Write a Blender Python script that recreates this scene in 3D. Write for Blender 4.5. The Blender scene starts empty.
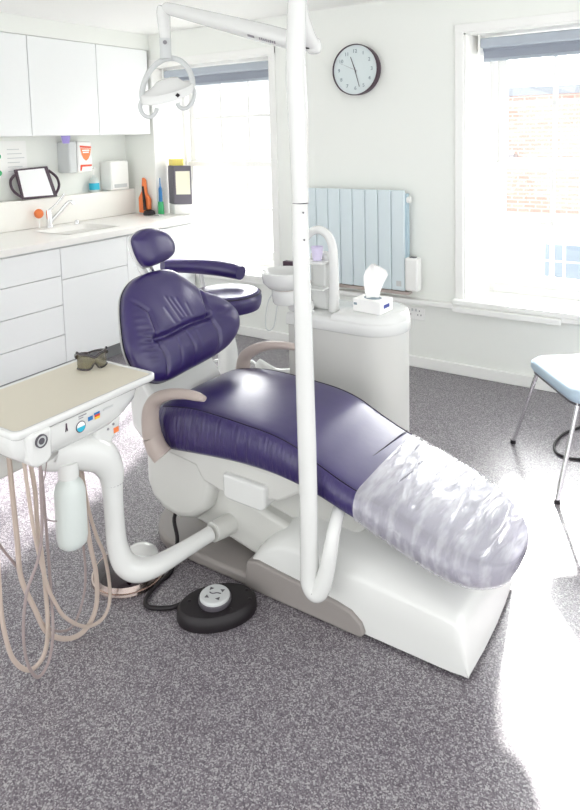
import bpy, bmesh, math, random
from mathutils import Vector, Matrix, noise
random.seed(7)
PI = math.pi
S = bpy.context.scene
COL = S.collection

# ------------------------------------------------------------------ materials
def lin(h):
    h = h.lstrip('#')
    o = []
    for i in (0, 2, 4):
        c = int(h[i:i+2], 16) / 255
        o.append(c / 12.92 if c <= .04045 else ((c + .055) / 1.055) ** 2.4)
    return (*o, 1)

def mat(name, col, rough=.5, metal=0, coat=0, trans=0, alpha=1, emit=None, bump=None, spec=.5, sheen=0):
    m = bpy.data.materials.new(name); m.use_nodes = True
    nt = m.node_tree; b = nt.nodes['Principled BSDF']
    b.inputs['Base Color'].default_value = lin(col)
    b.inputs['Roughness'].default_value = rough
    b.inputs['Metallic'].default_value = metal
    b.inputs['Coat Weight'].default_value = coat
    b.inputs['Coat Roughness'].default_value = .2 if 'leather' in name else .08
    b.inputs['Transmission Weight'].default_value = trans
    b.inputs['Alpha'].default_value = alpha
    b.inputs['Specular IOR Level'].default_value = spec
    if emit:
        b.inputs['Emission Color'].default_value = lin(emit[0]); b.inputs['Emission Strength'].default_value = emit[1]
    if bump:
        sc, st, dist = bump[:3]
        tc = nt.nodes.new('ShaderNodeTexCoord'); n = nt.nodes.new('ShaderNodeTexNoise'); mp = nt.nodes.new('ShaderNodeMapping')
        n.inputs['Scale'].default_value = sc; n.inputs['Detail'].default_value = 6
        if len(bump) > 3: mp.inputs['Scale'].default_value = bump[3]
        bp = nt.nodes.new('ShaderNodeBump'); bp.inputs['Strength'].default_value = st; bp.inputs['Distance'].default_value = dist
        nt.links.new(tc.outputs['Object'], mp.inputs[0]); nt.links.new(mp.outputs[0], n.inputs['Vector'])
        nt.links.new(n.outputs['Fac'], bp.inputs['Height']); nt.links.new(bp.outputs[0], b.inputs['Normal'])
    return m

def ramp(nt, stops):
    r = nt.nodes.new('ShaderNodeValToRGB'); cr = r.color_ramp
    while len(cr.elements) < len(stops): cr.elements.new(.5)
    for e, (p, c) in zip(cr.elements, stops): e.position = p; e.color = lin(c)
    return r

M = {}
M['wall'] = mat('wall_paint', 'f3f5f0', .7, bump=(60, .05, .002))
M['ceiling'] = mat('ceiling_paint', 'fcfcfa', .8, bump=(40, .05, .002))
M['trim'] = mat('white_gloss_paint', 'f7f7f4', .35)
M['cab'] = mat('cabinet_white', 'f8fafa', .3)
M['cabin'] = mat('cabinet_carcass', 'dfe1e1', .6)
M['plinth'] = mat('plinth_grey', '8f9192', .5)
M['counter'] = mat('counter_white', 'f6f4f0', .3, bump=(200, .02, .001))
M['beige'] = mat('splashback_cream', 'faf8f2', .45)
M['plastic'] = mat('white_enamel', 'e3e4e2', .22, coat=.4)
M['plastic2'] = mat('white_moulding', 'd6d6d2', .32)
M['taupe'] = mat('taupe_moulding', 'bfb1aa', .35, bump=(300, .04, .001))
M['skirt'] = mat('grey_skirt', '98928f', .42, bump=(400, .05, .001))
M['leather'] = mat('navy_leather', '2a1a5c', .34, spec=.7, coat=.25, bump=(26, .12, .004))
M['leather_side'] = mat('navy_leather_gathered', '2a1a5c', .34, spec=.7, coat=.25, bump=(9, .8, .010, (7, .8, .8)))
M['seam'] = mat('dark_seam', '1b1430', .5)
M['tray'] = mat('tray_mat_beige', 'd6d0bf', .5)
M['blue'] = mat('radiator_blue', 'dde9ed', .35)
M['blue_side'] = mat('radiator_core', 'b7cdd8', .4)
M['chrome'] = mat('chrome', 'ececee', .2, metal=1)
M['steel'] = mat('brushed_steel', 'cdbdb6', .16, metal=1)
M['black'] = mat('black_rubber', '150e14', .5, bump=(300, .1, .001))
M['gloss_black'] = mat('black_gloss', '1f0d18', .12, coat=.5)
M['grey'] = mat('mid_grey', '8d8a90', .4)
M['dgrey'] = mat('dark_grey', '565259', .4)
M['lgrey'] = mat('light_grey', 'cfd2d2', .4)
M['blind'] = mat('blind_fabric', 'a0a6b2', .7)
M['blindh'] = mat('blind_housing', 'b4bcc6', .4)
M['hose'] = mat('hose_beige', 'c3b3a8', .45)
M['hoseg'] = mat('hose_grey', '9d8f8e', .45)
M['orange'] = mat('orange', 'f5854a', .45)
M['red'] = mat('red', 'e2502f', .4)
M['purple'] = mat('lilac_plastic', 'a99be0', .4)
M['lilac'] = mat('lilac_cup', 'dcd4ee', .4)
M['cyan'] = mat('cyan_label', '2cb8d6', .4)
M['green'] = mat('green_label', '3cb371', .45)
M['yellow'] = mat('yellow_card', 'f3e27a', .6)
M['boxgrey'] = mat('box_grey', '6b6872', .45)
M['palecard'] = mat('pale_card', 'f4f2dc', .6)
M['paper'] = mat('white_paper', 'fbfbf9', .8)
M['ink'] = mat('printed_ink', '8b9aa3', .7)
M['navyink'] = mat('navy_ink', '3b4a9c', .6)
M['dkpurple'] = mat('plum_plastic', '45303f', .35)
M['mirror'] = mat('tray_liner', 'f6f7f7', .25)
M['lens'] = mat('smoked_lens', '7d775c', .08, trans=.6, alpha=.7)
M['bottle'] = mat('frosted_bottle', 'eaf1ee', .3, trans=.25)
M['clear'] = mat('clear_glass', 'ffffff', .02, trans=1)
M['seatblue'] = mat('pale_blue_vinyl', 'b9cddd', .28, bump=(60, .08, .002))
M['brightw'] = mat('facade_white', 'f4f4f2', .8)
M['roof'] = mat('slate_grey', '8f949c', .7)
M['palewin'] = mat('pale_window', 'c2ccd4', .2)
M['paleroof'] = mat('pale_roof', 'bfc3c8', .8)
M['winblue'] = mat('shop_glass', '8d99a6', .1)
M['road'] = mat('asphalt_pale', 'c8c8c8', .9)
M['flagr'] = mat('flag_red', 'd8402f', .5)
M['flagy'] = mat('flag_yellow', 'f0c53a', .5)
M['flagb'] = mat('label_blue', '2a76b5', .5)

def floor_mat():
    m = bpy.data.materials.new('speckled_vinyl'); m.use_nodes = True
    nt = m.node_tree; b = nt.nodes['Principled BSDF']; L = nt.links.new
    tc = nt.nodes.new('ShaderNodeTexCoord')
    b.inputs['Specular IOR Level'].default_value = .75
    v = nt.nodes.new('ShaderNodeTexVoronoi'); v.inputs['Scale'].default_value = 290
    n = nt.nodes.new('ShaderNodeTexNoise'); n.inputs['Scale'].default_value = 120; n.inputs['Detail'].default_value = 4
    n2 = nt.nodes.new('ShaderNodeTexNoise'); n2.inputs['Scale'].default_value = 1.6
    for x in (v, n, n2): L(tc.outputs['Object'], x.inputs['Vector'])
    sep = nt.nodes.new('ShaderNodeSeparateColor'); L(v.outputs['Color'], sep.inputs[0])
    r = ramp(nt, [(0, '352638'), (.2, '524754'), (.42, '716a72'), (.7, '8f8b90'), (.9, 'c4c2c3')]); L(sep.outputs[0], r.inputs[0])
    r2 = ramp(nt, [(.3, '675f67'), (.7, '807b80')]); L(n.outputs['Fac'], r2.inputs[0])
    mx = nt.nodes.new('ShaderNodeMix'); mx.data_type = 'RGBA'; mx.inputs[0].default_value = .3
    L(r.outputs[0], mx.inputs[6]); L(r2.outputs[0], mx.inputs[7]); L(mx.outputs[2], b.inputs['Base Color'])
    rr = nt.nodes.new('ShaderNodeMapRange'); rr.inputs[3].default_value = .29; rr.inputs[4].default_value = .40
    L(n2.outputs['Fac'], rr.inputs[0]); L(rr.outputs[0], b.inputs['Roughness'])
    bp = nt.nodes.new('ShaderNodeBump'); bp.inputs['Strength'].default_value = .06; bp.inputs['Distance'].default_value = .002
    L(n.outputs['Fac'], bp.inputs['Height']); L(bp.outputs[0], b.inputs['Normal'])
    return m
M['floor'] = floor_mat()

def brick_mat():
    m = bpy.data.materials.new('pale_brick'); m.use_nodes = True
    nt = m.node_tree; b = nt.nodes['Principled BSDF']; L = nt.links.new
    tc = nt.nodes.new('ShaderNodeTexCoord'); mp = nt.nodes.new('ShaderNodeMapping'); mp.inputs['Rotation'].default_value = (PI/2, 0, 0)
    br = nt.nodes.new('ShaderNodeTexBrick'); br.inputs['Scale'].default_value = 1
    br.inputs['Brick Width'].default_value = .24; br.inputs['Row Height'].default_value = .085; br.inputs['Mortar Size'].default_value = .012
    br.inputs['Color1'].default_value = lin('c4a097'); br.inputs['Color2'].default_value = lin('b78e85'); br.inputs['Mortar'].default_value = lin('cfc0b9')
    L(tc.outputs['Object'], mp.inputs[0]); L(mp.outputs[0], br.inputs['Vector']); L(br.outputs['Color'], b.inputs['Base Color'])
    b.inputs['Roughness'].default_value = .9
    return m
M['brick'] = brick_mat()

def film_mat():
    m = bpy.data.materials.new('clear_plastic_film'); m.use_nodes = True
    nt = m.node_tree; b = nt.nodes['Principled BSDF']; L = nt.links.new; N = nt.nodes.new
    b.inputs['Base Color'].default_value = lin('f4f3f8'); b.inputs['Roughness'].default_value = .2
    b.inputs['Specular IOR Level'].default_value = 1.0; b.inputs['Coat Weight'].default_value = .9; b.inputs['Coat Roughness'].default_value = .10
    tc = N('ShaderNodeTexCoord')
    mp = N('ShaderNodeMapping'); mp.inputs['Scale'].default_value = (3.4, .7, 2); mp.inputs['Rotation'].default_value = (0, 0, .3)
    n = N('ShaderNodeTexNoise'); n.inputs['Scale'].default_value = 6; n.inputs['Detail'].default_value = 3; n.inputs['Distortion'].default_value = .8
    bp = N('ShaderNodeBump'); bp.inputs['Strength'].default_value = .8; bp.inputs['Distance'].default_value = .02
    L(tc.outputs['Object'], mp.inputs[0]); L(mp.outputs[0], n.inputs['Vector']); L(n.outputs['Fac'], bp.inputs['Height'])
    L(bp.outputs[0], b.inputs['Normal']); L(bp.outputs[0], b.inputs['Coat Normal'])
    mp2 = N('ShaderNodeMapping'); mp2.inputs['Scale'].default_value = (6, 1.2, 2.5)
    n2 = N('ShaderNodeTexNoise'); n2.inputs['Scale'].default_value = 7; n2.inputs['Detail'].default_value = 2
    L(tc.outputs['Object'], mp2.inputs[0]); L(mp2.outputs[0], n2.inputs['Vector'])
    r = N('ShaderNodeMapRange'); r.inputs[1].default_value = .45; r.inputs[2].default_value = .65; r.inputs[3].default_value = .36; r.inputs[4].default_value = .50
    L(n2.outputs['Fac'], r.inputs[0]); L(r.outputs[0], b.inputs['Alpha'])
    return m
M['film'] = film_mat()

def pane_mat():
    m = bpy.data.materials.new('window_pane'); m.use_nodes = True
    nt = m.node_tree; nt.nodes.clear(); L = nt.links.new
    o = nt.nodes.new('ShaderNodeOutputMaterial'); mx = nt.nodes.new('ShaderNodeMixShader'); mx.inputs[0].default_value = .05
    t = nt.nodes.new('ShaderNodeBsdfTransparent'); g = nt.nodes.new('ShaderNodeBsdfGlossy'); g.inputs['Roughness'].default_value = .02
    L(t.outputs[0], mx.inputs[1]); L(g.outputs[0], mx.inputs[2]); L(mx.outputs[0], o.inputs[0])
    return m
M['pane'] = pane_mat()

# ------------------------------------------------------------------ mesh helpers
def catmull(pts, n=8, closed=False):
    P = [Vector(p) for p in pts]; out = []
    N = len(P)
    rng = range(N if closed else N - 1)
    for i in rng:
        if closed: a, b, c, d = P[(i-1) % N], P[i], P[(i+1) % N], P[(i+2) % N]
        else: a, b, c, d = P[max(i-1, 0)], P[i], P[i+1], P[min(i+2, N-1)]
        for k in range(n):
            t = k / n
            out.append(.5 * ((2*b) + (c-a)*t + (2*a-5*b+4*c-d)*t*t + (3*b-a-3*c+d)*t**3))
    if not closed: out.append(P[-1])
    return out

class MB:
    def __init__(s): s.bm = bmesh.new()
    def _new(s, verts, faces):
        vs = [s.bm.verts.new(v) for v in verts]
        for f in faces:
            try: s.bm.faces.new([vs[i] for i in f])
            except ValueError: pass
        return s
    def box(s, x0, x1, y0, y1, z0, z1):
        v = [(x, y, z) for x in (x0, x1) for y in (y0, y1) for z in (z0, z1)]
        return s._new(v, [(0,1,3,2),(4,6,7,5),(0,4,5,1),(2,3,7,6),(0,2,6,4),(1,5,7,3)])
    def prism(s, poly, axis, a, b):
        """poly: 2-D points; axis 'y': (x,z) pulled along y; 'z': (x,y) pulled along z; 'x': (y,z) pulled along x"""
        def p3(p, t):
            return {'y': (p[0], t, p[1]), 'z': (p[0], p[1], t), 'x': (t, p[0], p[1])}[axis]
        n = len(poly)
        v = [p3(p, a) for p in poly] + [p3(p, b) for p in poly]
        f = [tuple(range(n)), tuple(range(2*n-1, n-1, -1))] + [(i, (i+1) % n, n+(i+1) % n, n+i) for i in range(n)]
        return s._new(v, f)
    def loft(s, rings, cap0=True, cap1=True, closed=True):
        n = len(rings[0]); v = [p for r in rings for p in r]; f = []
        for i in range(len(rings)-1):
            for j in range(n if closed else n-1):
                k = (j+1) % n
                f.append((i*n+j, i*n+k, (i+1)*n+k, (i+1)*n+j))
        if cap0: f.append(tuple(range(n)))
        if cap1: f.append(tuple((len(rings)-1)*n+j for j in reversed(range(n))))
        return s._new(v, f)
    def tube(s, pts, r, seg=14, smooth=6, closed=False, flat=1.0, updir=None):
        R = r if isinstance(r, (list, tuple)) else [r]*len(pts)
        if smooth:
            RR = catmull([(x, 0, 0) for x in R], smooth, closed); R2 = [q.x for q in RR]
            P = catmull(pts, smooth, closed)
        else: P = [Vector(p) for p in pts]; R2 = list(R)
        rings = []; N = len(P); nrm = None
        for i, p in enumerate(P):
            if closed: t = (P[(i+1) % N] - P[(i-1) % N])
            else: t = P[min(i+1, N-1)] - P[max(i-1, 0)]
            t.normalize()
            if nrm is None:
                u = Vector(updir) if updir else (Vector((0, 0, 1)) if abs(t.z) < .9 else Vector((1, 0, 0)))
                nrm = (u - t*u.dot(t)).normalized()
            else:
                u = Vector(updir) if updir else nrm
                w = u - t*u.dot(t)
                if w.length > 1e-4: nrm = w.normalized()
            bn = t.cross(nrm)
            rings.append([p + (nrm*math.cos(a)*flat + bn*math.sin(a))*max(R2[i], .0004) for a in [2*PI*k/seg for k in range(seg)]])
        if closed: rings.append(rings[0]); return s.loft(rings, False, False)
        return s.loft(rings)
    def lathe(s, prof, c, seg=32, axis=(0, 0, 1), sx=1, sy=1):
        q = Vector((0, 0, 1)).rotation_difference(Vector(axis))
        rings = [[Vector(c) + q @ Vector((r*math.cos(2*PI*k/seg)*sx, r*math.sin(2*PI*k/seg)*sy, z)) for k in range(seg)] for r, z in [(max(r, .0003), z) for r, z in prof]]
        return s.loft(rings)
    def cyl(s, a, b, r, r2=None, seg=20):
        return s.tube([a, b], [r, r if r2 is None else r2], seg, 0)
    def ball(s, c, r, sx=1, sy=1, sz=1, n=10):
        return s.lathe([(r*math.sin(PI*i/n), -r*math.cos(PI*i/n)*sz) for i in range(n+1)], c, 20, sx=sx, sy=sy)
    def build(s, name, m, parent=None, bevel=0, seg=2, smooth=True, weld=True, angle=40, subd=0):
        bm = s.bm
        if weld: bmesh.ops.remove_doubles(bm, verts=bm.verts, dist=1e-5)
        bmesh.ops.recalc_face_normals(bm, faces=bm.faces)
        off = Vector((0, 0, 0)); p = parent
        while p: off += p.location; p = p.parent
        o_ = Vector((0, 0, 0))
        if not parent and bm.verts:
            xs = [v.co for v in bm.verts]
            o_ = Vector(((min(c.x for c in xs)+max(c.x for c in xs))/2, (min(c.y for c in xs)+max(c.y for c in xs))/2, min(c.z for c in xs)))
        bmesh.ops.translate(bm, verts=bm.verts, vec=-(off + o_))
        me = bpy.data.meshes.new(name); bm.to_mesh(me); bm.free()
        me.materials.append(m)
        o = bpy.data.objects.new(name, me); COL.objects.link(o); o.location = o_
        if parent: o.parent = parent
        if bevel:
            b = o.modifiers.new('bevel', 'BEVEL'); b.width = bevel; b.segments = seg; b.limit_method = 'ANGLE'; b.angle_limit = math.radians(35)
        if subd:
            d = o.modifiers.new('sub', 'SUBSURF'); d.levels = subd; d.render_levels = subd
        if smooth:
            for f in me.polygons: f.use_smooth = True
            me.set_sharp_from_angle(angle=math.radians(angle if not bevel else 60))
            if bevel: 
                w = o.modifiers.new('wn', 'WEIGHTED_NORMAL'); w.keep_sharp = True
        return o

def thing(name, loc, label, cat, group=None):
    o = bpy.data.objects.new(name, None); COL.objects.link(o); o.location = loc; o.empty_display_size = .1
    o['label'] = label; o['category'] = cat
    if group: o['group'] = group
    return o
def tag(o, label, cat, group=None):
    o['label'] = label; o['category'] = cat
    if group: o['group'] = group
    return o
def struct(o): o['kind'] = 'structure'; return o
def box(x0, x1, y0, y1, z0, z1): return MB().box(x0, x1, y0, y1, z0, z1)

def text(name, body, size, m, origin, xdir, ydir, parent, depth=.0008, align='CENTER'):
    """flat lettering as a mesh lying in the plane of xdir / ydir"""
    cu = bpy.data.curves.new(name, 'FONT'); cu.body = body; cu.size = size; cu.extrude = depth; cu.align_x = align; cu.align_y = 'CENTER'
    tmp = bpy.data.objects.new('tmp', cu); COL.objects.link(tmp)
    dg = bpy.context.evaluated_depsgraph_get(); me = bpy.data.meshes.new_from_object(tmp.evaluated_get(dg))
    bpy.data.objects.remove(tmp)
    X = Vector(xdir).normalized(); Y = Vector(ydir).normalized(); Z = X.cross(Y)
    off = Vector((0, 0, 0)); p = parent
    while p: off += p.location; p = p.parent
    T = Matrix((X, Y, Z)).transposed().to_4x4(); T.translation = Vector(origin) - off
    me.transform(T); me.materials.clear(); me.materials.append(m); me.name = name
    o = bpy.data.objects.new(name, me); COL.objects.link(o)
    if parent: o.parent = parent
    return o

# ------------------------------------------------------------------ the room
YB = 3.997           # inner face of the window wall
YO = 4.42            # its outer face
XL = -4.35           # left wall
ZC = 2.42
struct(box(XL-.2, 3.0, -2.2, YO, -.1, 0).build('floor', M['floor'], smooth=False))
struct(box(XL-.2, 3.0, -2.2, YO, ZC, ZC+.12).build('ceiling', M['ceiling'], smooth=False))
struct(box(XL-.2, XL, -2.2, YO, 0, ZC).build('wall_left', M['wall'], smooth=False))

WIN = [(-4.0, -2.785), (-1.333, -.118)]
ZS, ZT = .50, 2.156
wb = MB()
def splay(x0, x1): return x0 + .07, x1 - .07
def jamb(xa, xb, xa2, xb2):  # wall column between two openings; a/b at the inner face, a2/b2 at the outer
    wb.prism([(xa, YB), (xb, YB), (xb2, 4.28), (xb2, YO), (xa2, YO), (xa2, 4.28)], 'z', 0, ZC)
xs = [XL-.2]
jamb(XL, WIN[0][0], XL, splay(*WIN[0])[0])
jamb(WIN[0][1], WIN[1][0], splay(*WIN[0])[1], splay(*WIN[1])[0])
jamb(WIN[1][1], 3.0, splay(*WIN[1])[1], 3.0)
for a, b in WIN:
    a2, b2 = splay(a, b)
    for z0, z1 in ((0, ZS-.03), (ZT, ZC)):
        wb.prism([(a, YB), (b, YB), (b2, 4.28), (b2, YO), (a2, YO), (a2, 4.28)], 'z', z0, z1)
struct(wb.build('wall_back', M['wall'], smooth=False, weld=False))

for wi, (a, b) in enumerate(WIN):
    a2, b2 = splay(a, b)
    n = wi + 1
    w = bpy.data.objects.new('window_%d' % n, None); COL.objects.link(w); w.location = (a, YB, ZS); w['kind'] = 'structure'
    yf = 4.28
    fr = MB()  # box frame
    fr.box(a2, a2+.045, yf, yf+.10, ZS, ZT); fr.box(b2-.045, b2, yf, yf+.10, ZS, ZT)
    fr.box(a2-.002, b2+.002, yf-.003, yf+.103, ZT-.05, ZT); fr.box(a2-.002, b2+.002, yf-.004, yf+.12, ZS-.02, ZS+.05)
    fr.build('window_frame', M['trim'], w, bevel=.003, weld=False)
    gl, gr = a2+.10, b2-.10
    def sash(z0, z1, yy, name):
        m = MB()
        m.box(a2+.045, gl, yy, yy+.04, z0, z1); m.box(gr, b2-.045, yy, yy+.04, z0, z1)
        m.box(gl, gr, yy, yy+.04, z1-.045, z1); m.box(gl, gr, yy, yy+.04, z0, z0+(.07 if name == 'lower' else .045))
        zz0 = z0+(.07 if name == 'lower' else .045); zz1 = z1-.045
        W = (gr-gl)/3
        for k in (1, 2): m.box(gl+k*W-.012, gl+k*W+.012, yy+.004, yy+.036, zz0, zz1)
        zm = (zz0+zz1)/2; m.box(gl, gr, yy+.006, yy+.034, zm-.012, zm+.012)
        s = m.build('sash', M['trim'], w, bevel=.002, weld=False)
        box(gl-.005, gr+.005, yy+.018, yy+.021, zz0-.005, zz1+.005).build('pane', M['pane'], s, smooth=False)
    sash(ZS+.05, 1.355, yf+.012, 'lower'); sash(1.33, ZT-.03, yf+.055, 'upper')
    MB().prism([(a-.06, YB-.055), (b+.06, YB-.055), (b+.06, YB), (b, YB), (b2, yf+.01), (a2, yf+.01), (a, YB), (a-.06, YB)], 'z', ZS-.032, ZS).build('window_sill', M['trim'], w, bevel=.006)
    # reveal linings: painted boards on the splayed sides and head
    for (p, q, s_) in ((a, a2, 1), (b, b2, -1)):
        MB().prism([(p, YB-.004), (p+.012*s_, YB-.004), (q+.012*s_, yf), (q, yf)], 'z', ZS, ZT).build('reveal_lining', M['trim'], w, smooth=False)
    MB().prism([(a, YB-.004), (b, YB-.004), (b2, yf), (a2, yf)], 'z', ZT-.012, ZT+.001).build('reveal_lining', M['trim'], w, smooth=False)
    # architrave round the opening
    ar = MB()
    ar.box(a-.052, a, YB-.016, YB, ZS-.03, ZT+.052); ar.box(b, b+.052, YB-.016, YB, ZS-.03, ZT+.052); ar.box(a-.052, b+.052, YB-.0165, YB, ZT, ZT+.052)
    if wi == 0: ar = MB().box(b, b+.052, YB-.016, YB, ZS, ZT+.052).box(a, b+.052, YB-.0165, YB, ZT, ZT+.052)
    struct(ar.build('trim_%d' % n, M['trim'], bevel=.003, weld=False))

def blind(a, b, label):
    a2, b2 = a+.065, b-.04
    t = thing('roller_blind', ((a+b)/2, 4.13, 1.96), label, 'blind')
    MB().box(a2+.01, b2-.01, 4.07, 4.13, 2.065, 2.125).build('headrail', M['blindh'], t, bevel=.012, seg=3)
    MB().cyl((a2+.012, 4.15, 2.075), (b2-.012, 4.15, 2.075), .028).build('roller', M['blind'], t)
    MB().box(a2+.015, b2-.015, 4.135, 4.138, 2.00, 2.075).build('cloth', M['blind'], t)
    MB().box(a2+.015, b2-.015, 4.128, 4.145, 1.985, 2.005).build('bottom_bar', M['blindh'], t, bevel=.004)
    for x in (a2, b2-.012): MB().box(x, x+.012, 4.06, 4.19, 2.03, ZT-.01).build('end_bracket', M['trim'], t, bevel=.003)
blind(*WIN[0], 'grey roller blind rolled up in the left window above the counter end')
blind(*WIN[1], 'grey roller blind rolled up in the right window beside the clock')

struct(box(-4.35, 3.0, YB-.018, YB, 0, .075).build('baseboard_back', M['trim'], bevel=.005))
struct(box(-3.55, 3.0, YB-.045, YB, .435, .468).build('trim_3', M['trim'], bevel=.006))
struct(box(-1.385, -.74, YB-.075, YB-.045, .425, .462).build('trim_4', M['trim'], bevel=.004))
# boxed pipe ledge along the left wall
struct(box(XL, -4.25, .3, YB, .92, 1.135).build('trim_5', M['beige'], bevel=.004))

# ------------------------------------------------------------------ outside
struct(box(-22, 12, 4.6, 30, -3.4, -3.3).build('street', M['road'], smooth=False))
t = thing('brick_building', (-1.0, 14, -3.3), 'pale red brick building across the street behind the right window', 'building')
MB().box(-4.12, 5, 14, 19, -.2, 2.25).build('brick_wall', M['brick'], t, smooth=False)
box(-4.05, 5, 13.9, 19, 2.25, 2.42).build('parapet', M['roof'], t)
box(-4.12, 5, 13.96, 19, -3.3, -.2).build('shopfront', M['brightw'], t)
box(-4.12, 5, 13.86, 13.97, -.32, -.16).build('fascia', M['brightw'], t)
for k in range(3):
    f = box(-3.0+k*1.7, -1.75+k*1.7, 13.9, 13.97, -1.5, -.75).build('window', M['brightw'], t)
    g = MB()
    for i in range(3):
        for j in range(2): g.box(-2.94+k*1.7+i*.4, -2.60+k*1.7+i*.4, 13.888, 13.9, -1.46+j*.36, -1.14+j*.36)
    g.build('pane', M['winblue'], f, smooth=False)
fl = thing('floodlight', (-3.8, 13.85, 1.1), 'small white floodlight bracket high on the brick building', 'lamp')
box(-4.0, -3.55, 13.72, 13.86, 1.16, 1.24).build('bracket', M['lgrey'], fl)
box(-3.62, -3.5, 13.6, 13.9, .98, 1.16).build('lamp_head', M['grey'], fl)
fl.location.z = 1.0
t = thing('rendered_building', (-11, 14, -3.3), 'white rendered building with slate band behind the left window', 'building')
box(-18, -4.13, 14.2, 20, -3.3, 1.9).build('wall', M['brightw'], t, smooth=False)
box(-18, -4.13, 14.1, 14.2, .02, .18).build('string_course', M['paleroof'], t)
MB().prism([(-18, 1.9), (-4.13, 1.9), (-4.8, 3.3), (-18, 3.3)], 'y', 14.1, 20).build('roof', M['paleroof'], t)
for x in (-12.1, -10.2, -8.2):
    f = box(x, x+1.0, 14.15, 14.22, .5, 1.7).build('window', M['brightw'], t)
    box(x+.08, x+.92, 14.14, 14.15, .58, 1.62).build('pane', M['palewin'], f, smooth=False)

# ------------------------------------------------------------------ base cabinets
XF = -3.573
def front(name, y0, y1, z0, z1, parent):
    return box(XF-.018, XF, y0+.0025, y1-.0025, z0+.0025, z1-.0025).build(name, M['cab'], parent, bevel=.0015)
def carcass(y0, y1, t):
    box(XL+.03, XF-.02, y0+.002, y1-.002, .10, .875).build('carcass', M['cabin'], t)
    box(XL+.05, XF-.06, y0, y1, 0, .10).build('plinth', M['plinth'], t)
rows = [(.102, .262), (.266, .46), (.464, .655), (.659, .868)]
def zrow(y, px): return px
t = thing('drawer_unit', (-3.95, 2.16, 0), 'white four-drawer base unit nearest the camera under the counter', 'cabinet')
carcass(1.56, 2.685, t)
for z0, z1 in ((.102, .292), (.292, .49), (.49, .685), (.685, .868)): front('drawer', 1.56, 2.685, z0, z1, t)
t = thing('sink_cabinet', (-3.95, 2.96, 0), 'white base cabinet below the sink with one tall door and a panel', 'cabinet')
carcass(2.685, 3.255, t)
front('false_drawer', 2.685, 3.255, .655, .868, t); front('door', 2.685, 3.255, .102, .655, t)
t = thing('corner_cabinet', (-3.95, 3.6, 0), 'white corner base cabinet behind the dental chair headrest', 'cabinet')
carcass(3.255, YB-.02, t)
front('door', 3.255, YB-.02, .102, .868, t)
# counter with sink cut-out
t = thing('countertop', (-3.95, 2.3, .88), 'long white worktop with an inset sink basin along the left wall', 'countertop')
sx0, sx1, sy0, sy1 = -4.10, -3.72, 2.86, 3.34
X0, X1 = -4.25, -3.55
c = MB()
c.box(X0, X1, 1.56, sy0, .88, .92).box(X0, X1, sy1, YB-.001, .88, .92).box(X0, sx0, sy0, sy1, .88, .92).box(sx1, X1, sy0, sy1, .88, .92)
c.build('slab', M['counter'], t, smooth=False, weld=False)
MB().prism([(-3.985, YB-.0005), (-3.60, YB-.0005), (-3.60, 4.255), (-3.925, 4.255)], 'z', .89, .92).build('window_return', M['counter'], t)
def rrect(x0, x1, y0, y1, r, z, n=5):
    o = []
    for cx, cy, a0 in ((x1-r, y1-r, 0), (x0+r, y1-r, PI/2), (x0+r, y0+r, PI), (x1-r, y0+r, 1.5*PI)):
        for k in range(n+1): a = a0+PI/2*k/n; o.append((cx+r*math.cos(a), cy+r*math.sin(a), z))
    return o
MB().loft([rrect(sx0-.005, sx1+.005, sy0-.005, sy1+.005, .03, .923), rrect(sx0+.008, sx1-.008, sy0+.008, sy1-.008, .04, .921), rrect(sx0+.02, sx1-.02, sy0+.02, sy1-.02, .06, .885), rrect(sx0+.05, sx1-.05, sy0+.05, sy1-.05, .06, .882)], cap0=False).build('sink_basin', M['counter'], t)
MB().lathe([(.0, .0), (.02, 0), (.02, .004), (0, .006)], (-3.92, 3.1, .882)).build('plug_hole', M['chrome'], t)

# ------------------------------------------------------------------ wall cabinets
def wallcab(y0, y1, label):
    t = thing('wall_cabinet', (-4.17, (y0+y1)/2, 1.6), label, 'cabinet')
    box(XL+.001, -4.02, y0+.001, y1-.001, 1.60, 2.29).build('carcass', M['cab'], t)
    box(-4.018, -4.0, y0+.003, y1-.003, 1.603, 2.288).build('door', M['cab'], t, bevel=.002)
wallcab(2.15, 2.835, 'white wall cabinet at the left edge of the photo')
wallcab(2.835, 3.43, 'white wall cabinet above the tray mirror and glove dispenser')
wallcab(3.43, YB-.03, 'white wall cabinet in the corner beside the left window')
struct(box(XL, -4.005, .5, YB-.002, 2.292, ZC-.001).build('trim_6', M['wall'], smooth=False))

# ------------------------------------------------------------------ items on the counter
# black tray with white liner leaning on the ledge
t = thing('handled_tray', (-4.20, 3.03, 1.135), 'black two-handled tray with a white liner leaning on the ledge', 'tray')
def lean(y, z):  # plane leaning back
    return Vector((-4.245 - (z-1.135)*.25, y, z))
def leanring(pts, off):
    return [lean(y, z) + Vector((off, 0, off*.25)) for y, z in pts]
o_ = [(2.885, 1.14), (3.187, 1.137), (3.155, 1.37), (2.872, 1.36)]
MB().loft([leanring(o_, 0), leanring(o_, .014)]).build('rim', M['dkpurple'], t, bevel=.003)
i_ = [(2.90, 1.155), (3.15, 1.15), (3.12, 1.355), (2.895, 1.348)]
MB().loft([leanring(i_, .0145), leanring(i_, .0165)]).build('liner', M['mirror'], t)
for pts in ([(2.880, 1.33), (2.83, 1.29), (2.822, 1.24), (2.84, 1.2), (2.885, 1.16)], [(3.16, 1.34), (3.215, 1.29), (3.228, 1.24), (3.215, 1.2), (3.18, 1.16)]):
    MB().tube([lean(*p)+Vector((.008, 0, 0)) for p in pts], .010, 10).build('handle', M['dkpurple'], t)

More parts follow.
